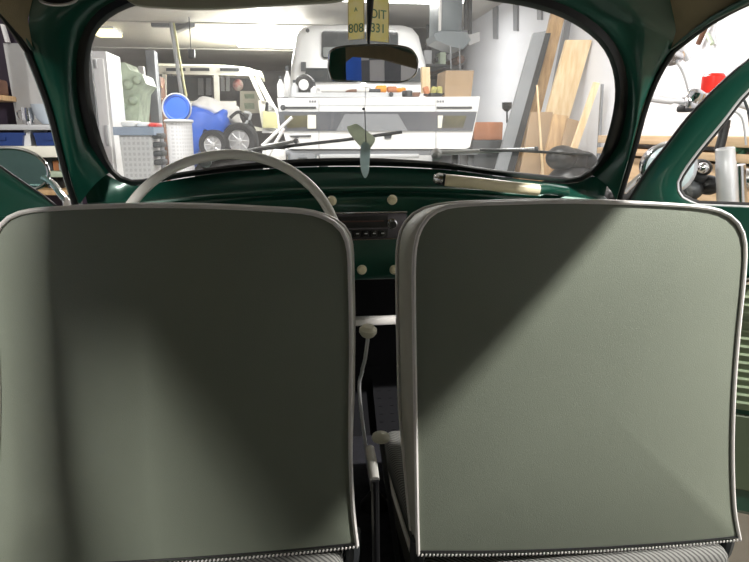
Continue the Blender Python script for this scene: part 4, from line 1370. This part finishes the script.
# ceiling-high rack of pipes and profiles running along the wall
rk = thing('pipe_rack', 'rack with dark pipes and profiles hung under the ceiling behind the heater', 'rack', (1.3, 9.0, 2.2))
for i in range(6):
    x_ = 1.72 + (i % 3) * 0.15
    z_ = 2.02 + (i // 3) * 0.2 + 0.03 * (i % 2)
    MB().tube([V((x_, 8.1, z_)), V((x_ - 0.02, 13.0, z_ + 0.02))], 0.03 + 0.01 * (i % 3), 10).build('stored_pipe', ['dgrey', 'grey', 'brown', 'black', 'lgrey', 'dgrey'][i], rk)
for y_ in (8.4, 10.0, 11.8):
    MB().box((1.88, y_, 1.95), (0.50, 0.05, 0.05)).build('crossbar', 'dgrey', rk)
    MB().box((1.65, y_, 2.2), (0.04, 0.05, 0.54)).build('hanger', 'dgrey', rk)
# things piled along the wall behind the storage unit
for i, (x0, y0, x1, y1, Yy, m_, lab) in enumerate(((424, 50, 432, 64, 8.0, 'lgrey', 'light grey box stacked beside the van roof edge under the pipe rack'), (431, 46, 441, 62, 8.2, 'dgrey', 'dark box stacked behind the heater hood'), (440, 52, 446, 66, 8.0, 'machine', 'greenish box stacked below the heater hood'))):
    tag(pbox(x0, y0, x1, y1, Yy, 0.3, bev=0.01, down=(None if i < 3 else 0.0)).build('stored_box', m_), lab, 'box', 'boxes on the shelving by the van')
tag(pbox(422, 64, 447, 66, 7.9, 0.7, bev=0.004).build('wall_shelf', 'dgrey'), 'dark shelf carrying boxes beside the white van', 'shelf')
def wallrect(pxs, d, mm, name):
    """flat slat lying on the right wall"""
    return MB().prism([onX(x, y, XR - 0.001) for x, y in pxs], (-d, 0, 0)).build(name, mm)


for i, (x0, yb) in enumerate(((494, 39), (514.5, 31), (538.5, 20))):
    o = wallrect([(x0, -8), (x0 + 4.6, -8), (x0 + 4.4, yb), (x0 + 0.6, yb)], 0.02, 'grey', 'wall_rail')
    tag(o, ['grey slotted rail on the white wall, hanging lowest, next to the heater', 'middle grey slotted rail on the white wall', 'shortest grey slotted rail on the white wall, above the leaning boards'][i], 'rail', 'slotted rails on the white wall')
def lean(pts, Yt, Yb, th, mm, name, lab, cat, group=None):
    """a board: top edge pts[0], pts[1], foot edge pts[2], pts[3]; top at depth Yt, foot at depth Yb, run on down to the floor"""
    A, B = at(*pts[0], Yt), at(*pts[1], Yt)
    Cc, Dd = at(*pts[2], Yb), at(*pts[3], Yb)
    k1 = (0.0 - B.z) / (Cc.z - B.z)
    k2 = (0.0 - A.z) / (Dd.z - A.z)
    C2 = B + (Cc - B) * k1
    D2 = A + (Dd - A) * k2
    n = (B - A).cross(Cc - B).normalized()
    if n.y < 0:
        n = -n
    o = MB().prism([A, B, C2, D2], n * th).build(name, mm, smooth=False)
    return tag(o, lab, cat, group)


lean([(545, 33), (551, 33), (522, 142), (515, 142)], 5.05, 5.0, 0.04, 'dgrey', 'narrow_panel', 'dark narrow panel edge leaning just behind the wide grey panel', 'panel')
lean([(533.5, 33), (546, 31), (515, 142), (503, 142)], 4.97, 4.9, 0.03, 'midgrey', 'grey_panel', 'wide light grey panel leaning against the white wall', 'panel')
lean([(552, 12), (566, 12), (541, 112), (529, 112)], 5.04, 5.2, 0.03, 'pinedark', 'plank', 'tallest pine plank, leaning behind the grey panel', 'plank')
lean([(567, 12), (573, 12), (556, 115), (548, 115)], 5.12, 5.3, 0.03, 'grey', 'plank', 'narrow grey plank behind the tallest pine plank', 'plank')
lean([(567, 40), (592, 40), (569, 119), (545, 119)], 4.75, 4.85, 0.035, 'pine', 'plank', 'widest pale pine plank with knots, leaning against the white wall', 'plank')
lean([(595, 82), (600, 83), (580, 142), (574, 142)], 4.4, 4.4, 0.03, 'pine', 'plank', 'short thin pine batten leaning beside the widest plank', 'plank')
lean([(602, 84), (604, 84), (601, 142), (598.5, 142)], 4.45, 4.45, 0.02, 'grey', 'plank', 'thin grey strip standing beside the short pine batten', 'plank')
lean([(536.5, 85), (538, 85), (543, 156), (541, 156)], 4.6, 4.6, 0.012, 'pine', 'thin_rod', 'thin wooden rod standing in front of the cardboard sheets', 'rod')
for i, (q4, Yt, lab) in enumerate(((((531, 112), (553, 112), (543, 168), (521, 168)), 4.75, 'cardboard sheet standing nearest the grey panel'), (((554, 114), (568, 116), (557, 165), (543, 165)), 4.68, 'middle cardboard sheet, below the widest plank'), (((568, 118), (579, 121), (572, 160), (558, 160)), 4.62, 'cardboard sheet standing nearest the black sack'))):
    lean(list(q4), Yt, Yt - 0.05, 0.02, 'card' if i != 1 else 'pinedark', 'cardboard_sheet', lab, 'cardboard', 'cardboard sheets against the wall')
sk = MB()
c_ = at(574, 158, 4.25)
for i in range(3):
    sk.sphere(c_ + V((-.09 + .09 * i, .03 * i, -0.02 * i)), 0.105, (1.1, 1, .85))
sk.sphere(c_ + V((0, 0.02, -.25)), .2, (1, .8, 1.1))
tag(sk.build('black_sack', 'black'), 'shiny black sack lying in front of the cardboard sheets', 'sack')
sd = thing('sack_stand', 'dark crate holding up the black sack', 'crate', (c_.x, c_.y, 0))
MB().box((c_.x, c_.y + .02, 0.31), (.36, .36, .6), bev=.01).build('crate_body', 'dgrey', sd)
# cup lamp and orange-brown carton
lp = thing('cup_lamp', 'small black cup-shaped lamp on a thin stem beside the grey panel', 'lamp', at(507, 122, 5.4))
MB().lathe([(0.045, 0.0), (0.04, -0.05), (0.015, -0.075)], at(507, 102.5, 5.4), (0, 0, 1), 18).build('lamp_shade', 'black', lp)
MB().tube([at(507, 108, 5.4), at(507, 123, 5.4)], 0.008, 8).build('stem', 'dgrey', lp)
tag(pbox(474, 122, 503, 140, 5.35, 0.3, bev=0.01).build('carton', 'orangebrown'), 'orange-brown carton between the storage unit and the grey panel', 'carton')
tag(pbox(472, 140, 512, 165, 5.3, 0.4, bev=0.01, down=0.0).build('tool_trolley', 'dgrey'), 'dark trolley under the orange-brown carton', 'trolley')
for i, (x_, m_, lab) in enumerate(((420, 'red', 'red glove lying in the dark tray near the wiper'), (446, 'orangebrown', 'orange-red rag lying on the bench near the white wiper arm'))):
    pass
# long wooden bench along the right wall
wb = thing('side_bench', 'long wooden side bench with planks along the white wall behind the motorcycle', 'bench', (1.98, 3.2, 0))
zt = onX(655, 137, 1.8).z
for k, (z_, h__) in enumerate(((zt, 0.05), (zt - 0.075, 0.04))):
    MB().box((2.03, 3.0, z_ - 0.02), (0.22, 2.2, h__), bev=0.004).build('plank', 'bench', wb)
MB().box((2.04, 3.0, (zt - 0.12) / 2), (0.18, 2.1, zt - 0.14), bev=0.004).build('front_panel', 'bench', wb)
# hooks with tools
hk = thing('wall_hook', 'brown-handled tool hanging on the white wall above the red cup', 'hand tool', onX(705, 35, XR))
MB().tube([onX(708, 22, XR - .03), onX(703, 33, XR - .03), onX(698, 44, XR - .03)], 0.014, 8).build('handle', 'brown', hk)
MB().tube([onX(707, 34, XR - .02), onX(712, 44, XR - .02)], 0.012, 8).build('hook', 'machine', hk)
hk = thing('wall_hook', 'grey metal hook hanging on the white wall beside the brown-handled tool', 'hook', onX(715, 30, XR))
MB().tube([onX(717, 16, XR - .03), onX(714, 32, XR - .03), onX(716, 44, XR - .03)], 0.007, 8).build('hook', 'lgrey', hk)

# ------------------------------------------------------------------ motorcycle
mo = thing('motorcycle', 'black and chrome motorcycle parked beside the open passenger door', 'motorcycle', (1.45, 2.6, 0))
YMo = 2.35
def T(pts, r, nm, m_, n=12, Y=YMo, par=mo):
    return MB().tube(smooth_curve([at(x, y, Y + (q[0] if q else 0)) for x, y, *q in pts], 4), r, n).build(nm, m_, par)


T([(645, 97), (660, 99.5), (678, 101), (690, 102), (705, 96), (725, 100), (760, 112)], 0.0105, 'handlebar', 'silver')
T([(646, 97), (660, 99.4), (672, 100.8)], 0.015, 'handgrip', 'silver')
c_ = at(668, 168, YMo - 0.1)
hl = MB().lathe([(0.0, 0.15), (0.05, 0.14), (0.085, 0.08), (0.097, 0.0), (0.103, -0.004), (0.103, -0.016), (0.096, -0.02)], c_, (0.25, 1, 0.06), 32).build('headlight', 'chrome', mo)
MB().lathe([(0.096, -0.016), (0.07, -0.030), (0.0, -0.038)], c_, (0.25, 1, 0.06), 32).build('headlight_lens', mat('headlight_lens', (0.50, 0.60, 0.63), 0.12), hl)
T([(726, 120), (723, 135), (719, 150)], 0.018, 'rubber_hose', 'black')
T([(716, 105), (722, 118), (728, 128)], 0.010, 'cable', 'black')
T([(735, 85, -.1), (748, 110, -.1), (752, 150, -.1)], 0.005, 'cable', 'dgrey')
T([(728, 108), (742, 118), (746, 145)], 0.004, 'cable', 'lgrey')
p0, p1 = at(725, 148, YMo - 0.15), at(728, 212, YMo - 0.15)
mb = MB()
ax = (p1 - p0)
L = ax.length
mb.lathe([(0.0, 0), (0.030, 0.0), (0.034, 0.004), (0.034, 0.05), (0.036, 0.055), (0.037, L), (0.037, L + 0.25)], p0, ax, 28)
mb.build('fork_tube', 'silver', mo)
p0 = at(738, 165, YMo - 0.05)
MB().lathe([(0.028, 0), (0.028, 0.5)], p0, ax, 20).build('fork_tube', 'chrome', mo)
for x_, y_, r_ in ((700, 168, .045), (690, 190, .05), (708, 185, .05), (698, 178, .035), (745, 180, .06)):
    MB().sphere(at(x_, y_, YMo - 0.02), r_, (1, 1, .8)).build('engine_cover', ['black', 'chrome', 'dgrey', 'silver'][int(x_) % 4], mo)
MB().sphere(at(703, 168, YMo - .12), 0.022, (1, 1, 1)).build('chrome_cap', 'chrome', mo)
# tank, frame, saddle, wheels
tk = MB()
tk.sphere((1.62, 2.85, 0.80), 0.17, (.75, 1.5, .7), 28)
tk.build('fuel_tank', 'black', mo)
MB().box((1.62, 3.35, 0.78), (.24, .5, .10), bev=.05, seg=4).build('saddle', 'black', mo)
for y_ in (2.05, 3.5):
    w = MB().lathe([(.22, -.04), (.29, -.055), (.32, -.02), (.32, .02), (.29, .055), (.22, .04), (.22, -.04)], (1.55, y_, .32), (1, 0, 0), 36).build('wheel', 'tyre', mo)
    h = MB()
    for k in range(18):
        a_ = 2 * PI * k / 18
        h.tube([V((1.55, y_, .32)), V((1.55, y_ + .23 * math.cos(a_), .32 + .23 * math.sin(a_)))], .003, 5)
    h.lathe([(.23, -.03), (.215, 0), (.23, .03)], (1.55, y_, .32), (1, 0, 0), 36)
    h.build('wheel_rim', 'chrome', w)
MB().box((1.58, 2.8, .52), (.24, .5, .36), bev=.05, seg=3).build('engine', 'silver', mo)
MB().tube([V((1.6, 2.40, .80)), V((1.58, 2.5, .4)), V((1.58, 3.1, .35)), V((1.6, 3.5, .7)), V((1.6, 2.9, .76))], .02, 10).build('frame_tube', 'black', mo)
MB().tube([V((1.50, 2.45, .36)), V((1.46, 2.7, .32)), V((1.46, 3.7, .34))], .035, 14).build('exhaust', 'chrome', mo)
T([(624, 192, -.05), (632, 184, -.05), (643, 174, -.05)], 0.012, 'brake_pipe', 'chrome')
# two mirrors
mc_ = at(670, 57, YMo)
m1 = MB().lathe([(0.0, 0.03), (0.04, 0.02), (0.052, 0.0), (0.048, -0.004), (0, -0.004)], mc_, (0.25, 0.5, 0.8), 28).build('mirror', 'chrome', mo)
T([(677, 62), (683, 72), (688, 88), (690, 101)], 0.006, 'mirror_stalk', 'silver')
T([(679, 43), (684, 52), (688, 60)], 0.014, 'lever_guard', 'silver')
pc = at(693, 103, YMo)
MB().box(pc, (0.09, 0.07, 0.05), bev=0.015).build('bar_clamp', 'chrome', mo)
MB().box(at(686, 109, YMo), (0.05, 0.06, 0.025), bev=0.008).build('switch_box', 'black', mo)
MB().lathe([(0.03, -0.02), (0.035, 0.0), (0.033, 0.02), (0.0, 0.03)], at(696, 96, YMo - 0.02), (0.1, -0.4, 1), 22).build('instrument', 'chrome', mo)
rc_ = at(712, 92, YMo + 0.1)
rd = tag(MB().lathe([(0.0, 0.0), (0.042, 0.002), (0.044, 0.012), (0.044, 0.065), (0.036, 0.076), (0.0, 0.08)], rc_ - V((0, 0, 0.005)), (0, 0, 1), 28).build('red_cup', 'red'), 'bright red round cup standing on the motorcycle handlebar', 'cup')
# green steel frame
gf = thing('green_trestle', 'green steel trestle behind the silver fork tube of the motorcycle', 'trestle', (1.9, 2.75, 0))
T([(728, 150), (745, 149), (775, 150)], 0.014, 'top_bar', 'teal', Y=2.75, par=gf)
T([(744, 150), (736, 163), (728, 172)], 0.016, 'brace', 'teal', Y=2.75, par=gf)
q_ = at(760, 150, 2.75)
MB().tube([q_, V((q_.x, 2.75, 0))], .015, 8).build('leg', 'teal', gf)

# ------------------------------------------------------------------ shelving at the left
YS2 = 3.0
sh = thing('shelving_unit', 'open steel shelving with blue bins and tools, seen past the driver door', 'shelving', at(30, 150, YS2 + 0.2))
sh.location.z = 0
xa, xb = at(-60, 130, YS2).x, at(68, 130, YS2).x
cx_, ww = (xa + xb) / 2, xb - xa
lv = [('gshelf', 124.5, 'lgrey'), ('c', 149, 'cream'), ('g2', 172, 'machine'), ('g3', 190, 'pinedark'), ('t', 93, 'pinedark')]
for nm, py, m_ in lv:
    z_ = at(45, py, YS2).z
    w2, c2 = (ww, cx_)
    if nm == 't':
        w2 = at(-14, 110, YS2).x - xa
        c2 = xa + w2 / 2
    MB().box((c2, YS2 + 0.2, z_ - 0.012), (w2, 0.4, 0.024 if nm != 'c' else 0.05), bev=0.003).build('shelf', m_, sh)
for x_ in (xa, xb):
    for y_ in (YS2 + 0.01, YS2 + 0.39):
        MB().box((x_, y_, 1.0), (0.04, 0.03, 2.0)).build('upright', 'dgrey', sh)
MB().box((cx_, YS2 + 0.41, 0.95), (ww, 0.02, 1.9)).build('back_panel', 'purple', sh)
zz = at(40, 124.5, YS2).z
zc = at(40, 149, YS2).z + 0.013
for i, (x0, x1, yt, lab) in enumerate(((-26, 23, 125.5, 'dark blue bin on the shelf behind the exterior mirror, partly cut off'), (32, 66, 127, 'dark blue bin on the shelf nearest the windscreen pillar'))):
    a_, b_ = at(x0, yt, YS2 + .02), at(x1, yt, YS2 + .02)
    bi = thing('storage_bin', lab, 'bin', ((a_.x + b_.x) / 2, YS2 + .15, zc), 'dark blue bins on the shelving')
    mb = MB()
    h_ = (zz - 0.035) - zc
    xm = (a_.x + b_.x) / 2
    hw = (b_.x - a_.x) / 2
    def rg(k, z_, g=0):
        return [V((xm + s_ * hw * k - s_ * g, y_, z_)) for s_, y_ in ((-1, YS2 + .02 + g), (1, YS2 + .02 + g), (1, YS2 + .34 - g), (-1, YS2 + .34 - g))]
    mb.loft([rg(.86, zc + 0.001), rg(.94, zc + h_ * .8), rg(1, zc + h_ * .8), rg(1, zc + h_), rg(.97, zc + h_, .004), rg(.85, zc + .01, .01)])
    mb.build('bin_wall', 'dblue', bi, smooth=False)
    MB().box((xm, YS2 + .012, zc + h_ * .55), (hw * .5, .008, h_ * .22)).build('label_slot', 'dblue', bi)
tag(ppoly([(24, 128), (31, 128), (30, 136), (31, 147), (23, 147)], YS2 + .04, .2).build('paper_stack', 'white'), 'pale upright box between the two dark blue bins', 'box')
# glass bowl and chrome mug on the shelf
bo = at(50, 124.3, YS2 + .1)
bo.z = zz
tag(MB().lathe([(0.0, 0.002), (0.03, 0.003), (0.055, 0.03), (0.068, 0.07), (0.07, 0.09), (0.066, 0.09), (0.063, 0.07), (0.05, 0.034), (0.0, 0.01)], bo, (0, 0, 1), 28).build('glass_bowl', mat('pale_bowl', (0.55, 0.62, 0.70), 0.15)), 'pale translucent bowl on the shelf above the dark blue bin', 'bowl')
cm = at(29, 124.3, YS2 + .1)
cm.z = zz
mg = thing('chrome_mug', 'shiny metal mug with handle on the shelf beside the pale bowl', 'mug', cm)
MB().lathe([(0.0, 0.002), (0.022, 0.002), (0.026, 0.03), (0.024, 0.075), (0.02, 0.075), (0.02, 0.02), (0, .015)], cm, (0, 0, 1), 20).build('mug_body', 'chrome', mg)
MB().tube(smooth_curve([cm + V((-.024, 0, .06)), cm + V((-.045, 0, .055)), cm + V((-.04, 0, .025)), cm + V((-.024, 0, .018))], 4), .004, 8).build('handle', 'chrome', mg)
# white board standing upright on the shelf
tag(ppoly([(3, 43), (45, 44), (68, 60), (80, 124), (17, 124.5)], YS2 + .33, .03).build('white_board', mat('dull_white_board', (0.50, 0.50, 0.50), 0.6)), 'large dull white board standing on the shelf behind the pale bowl', 'board')
tag(ppoly([(0, 24), (2.5, 24), (8, 42), (5, 42)], YS2 + .30, .03).build('white_strip', 'white'), 'thin white strip standing above the dull white board', 'strip')
# tools on the lower shelves
z2, z3 = at(45, 172, YS2).z, at(45, 190, YS2).z
rows_ = [(z2, [(44, 'brown', .05, 'brown wooden block on the lower shelf, nearest the exterior mirror'), (51, 'dgrey', .07, 'dark tin on the lower shelf, second from the exterior mirror'), (57.5, 'orangebrown', .045, 'rusty orange tin in the middle of the lower shelf'), (63, 'lgrey', .035, 'small pale tin on the lower shelf'), (70, 'brown', .06, 'brown tin on the lower shelf, nearest the pillar')]),
         (z3, [(50, 'dgrey', .04, 'dark low tin on the lowest visible shelf'), (60, 'black', .05, 'black tin on the lowest visible shelf')])]
for z_, li in rows_:
    for x_, m_, h_, lab in li:
        q = at(x_, 170, YS2 + .1)
        tag(MB().box((q.x, YS2 + .12, z_ + h_ / 2), (.026, .07, h_), bev=.004).build('tin', m_), lab, 'tin', 'tins on the lower shelves')
for i, x_ in enumerate((8, 14)):
    q = at(x_, 90, YS2 + .1)
tag(pbox(-50, 76, -16, 92.5, YS2 + .06, .25, bev=.01).build('dark_crate', 'brown'), 'dark brown crate on the upper shelf beside the dull white board', 'crate')

# ------------------------------------------------------------------ seen only in the interior mirror
bl = thing('blue_cabinet', 'tall blue cabinet reflected in the interior mirror', 'cabinet', (-2.2, -1.6, 0))
MB().box((-2.2, -1.6, 0.95), (0.5, 0.45, 1.86), bev=.02).build('carcass', 'blue', bl)
MB().box((-2.2, -1.365, 0.97), (0.45, 0.02, 1.74), bev=.008).build('door', 'blue', bl)
MB().box((-2.02, -1.345, 1.05), (0.02, 0.03, 0.14), bev=.005).build('handle', 'lgrey', bl)
pn = thing('tiled_panel', 'white panel with grey squares reflected in the interior mirror', 'panel', (-2.5, -3.2, 0))
MB().box((-2.5, -3.2, 1.0), (1.3, 0.06, 2.0), bev=.01).build('board', 'white', pn)
for i in range(7):
    for j in range(7):
        if (i + j) % 2:
            MB().box((-3.0 + .17 * i, -3.165, .5 + .2 * j), (.17, .012, .2)).build('grey_square', 'grey', pn)

# ------------------------------------------------------------------ lamps of the garage
def tube_lamp(x, y, L, w, lab, power, glow='lampglow', along='X', z=None):
    z = ZC if z is None else z
    t = thing('ceiling_lamp', lab, 'lamp', (x, y, z), 'ceiling lamps')
    sx, sy = (L, w) if along == 'X' else (w, L)
    MB().box((x, y, z - 0.015), (sx, sy, 0.03), bev=.005).build('lamp_housing', 'white', t)
    MB().box((x, y, z - 0.055), (sx * .97, sy * .9, 0.05), bev=.015).build('diffuser', glow, t)
    if power:
        area('lamp_light', (x, y, z - 0.095), (0, 0, 0), sx * .95, power, (1, 0.97, 0.93), sy * .9)
    return t


tube_lamp(-0.45, 9.7, 0.95, 1.3, 'ceiling lamp enlarged to the bright glare between the white van and the stripped bus', 95)  # panel enlarged to stand for the glare on the ceiling
tube_lamp(at(107, 43, 9.3).x, 9.3, 0.32, 0.5, 'small yellowish ceiling lamp above the locker', 3, 'lampyellow')
tube_lamp(-1.2, 4.2, 1.5, 0.2, 'unseen ceiling lamp added above the wire baskets', 66)  # this and the next two are out of view, added to light the garage
tube_lamp(1.2, 3.5, 1.5, 0.2, 'unseen ceiling lamp added above the motorcycle and leaning boards', 44, along='Y')
tube_lamp(0.9, 6.6, 1.5, 0.2, 'unseen ceiling lamp added above the long storage unit', 32)
tube_lamp(1.55, 0.17, 0.3, 0.12, 'small ceiling lamp by the side wall behind the passenger door', 0, along='Y')
tube_lamp(-1.15, -1.0, 0.3, 0.16, 'small ceiling lamp diagonally behind the driver door', 0, along='Y')

pt = bpy.data.lights.new('lamp_light', 'POINT')  # extra point light added near the far lamp to brighten the ceiling
pt.energy = 45
pt.shadow_soft_size = 0.12
po = bpy.data.objects.new('lamp_light', pt)
COL.objects.link(po)
po.location = (-0.45, 9.0, 2.2)


def bulb(loc, size, power, col=(1, 0.97, 0.92), tgt=(0.2, 0.8, 0.8)):
    d = V(tgt) - V(loc)
    o = area('lamp_light', loc, d.to_track_quat('-Z', 'Y').to_euler(), size, power, col)
    return o


bulb((1.55, 0.17, 2.37), 0.08, 115)
bulb((-1.15, -1.0, 2.37), 0.30, 88, tgt=(-.3, .8, .7))

w = bpy.data.worlds.new('world')
SC.world = w
w.use_nodes = True
w.node_tree.nodes['Background'].inputs[0].default_value = (0.8, 0.85, 1, 1)
w.node_tree.nodes['Background'].inputs[1].default_value = 0.05

SC.view_settings.view_transform = 'Standard'
SC.view_settings.look = 'None'
SC.view_settings.gamma = 1
SC.view_settings.use_curve_mapping = False
SC.view_settings.exposure = 0.0
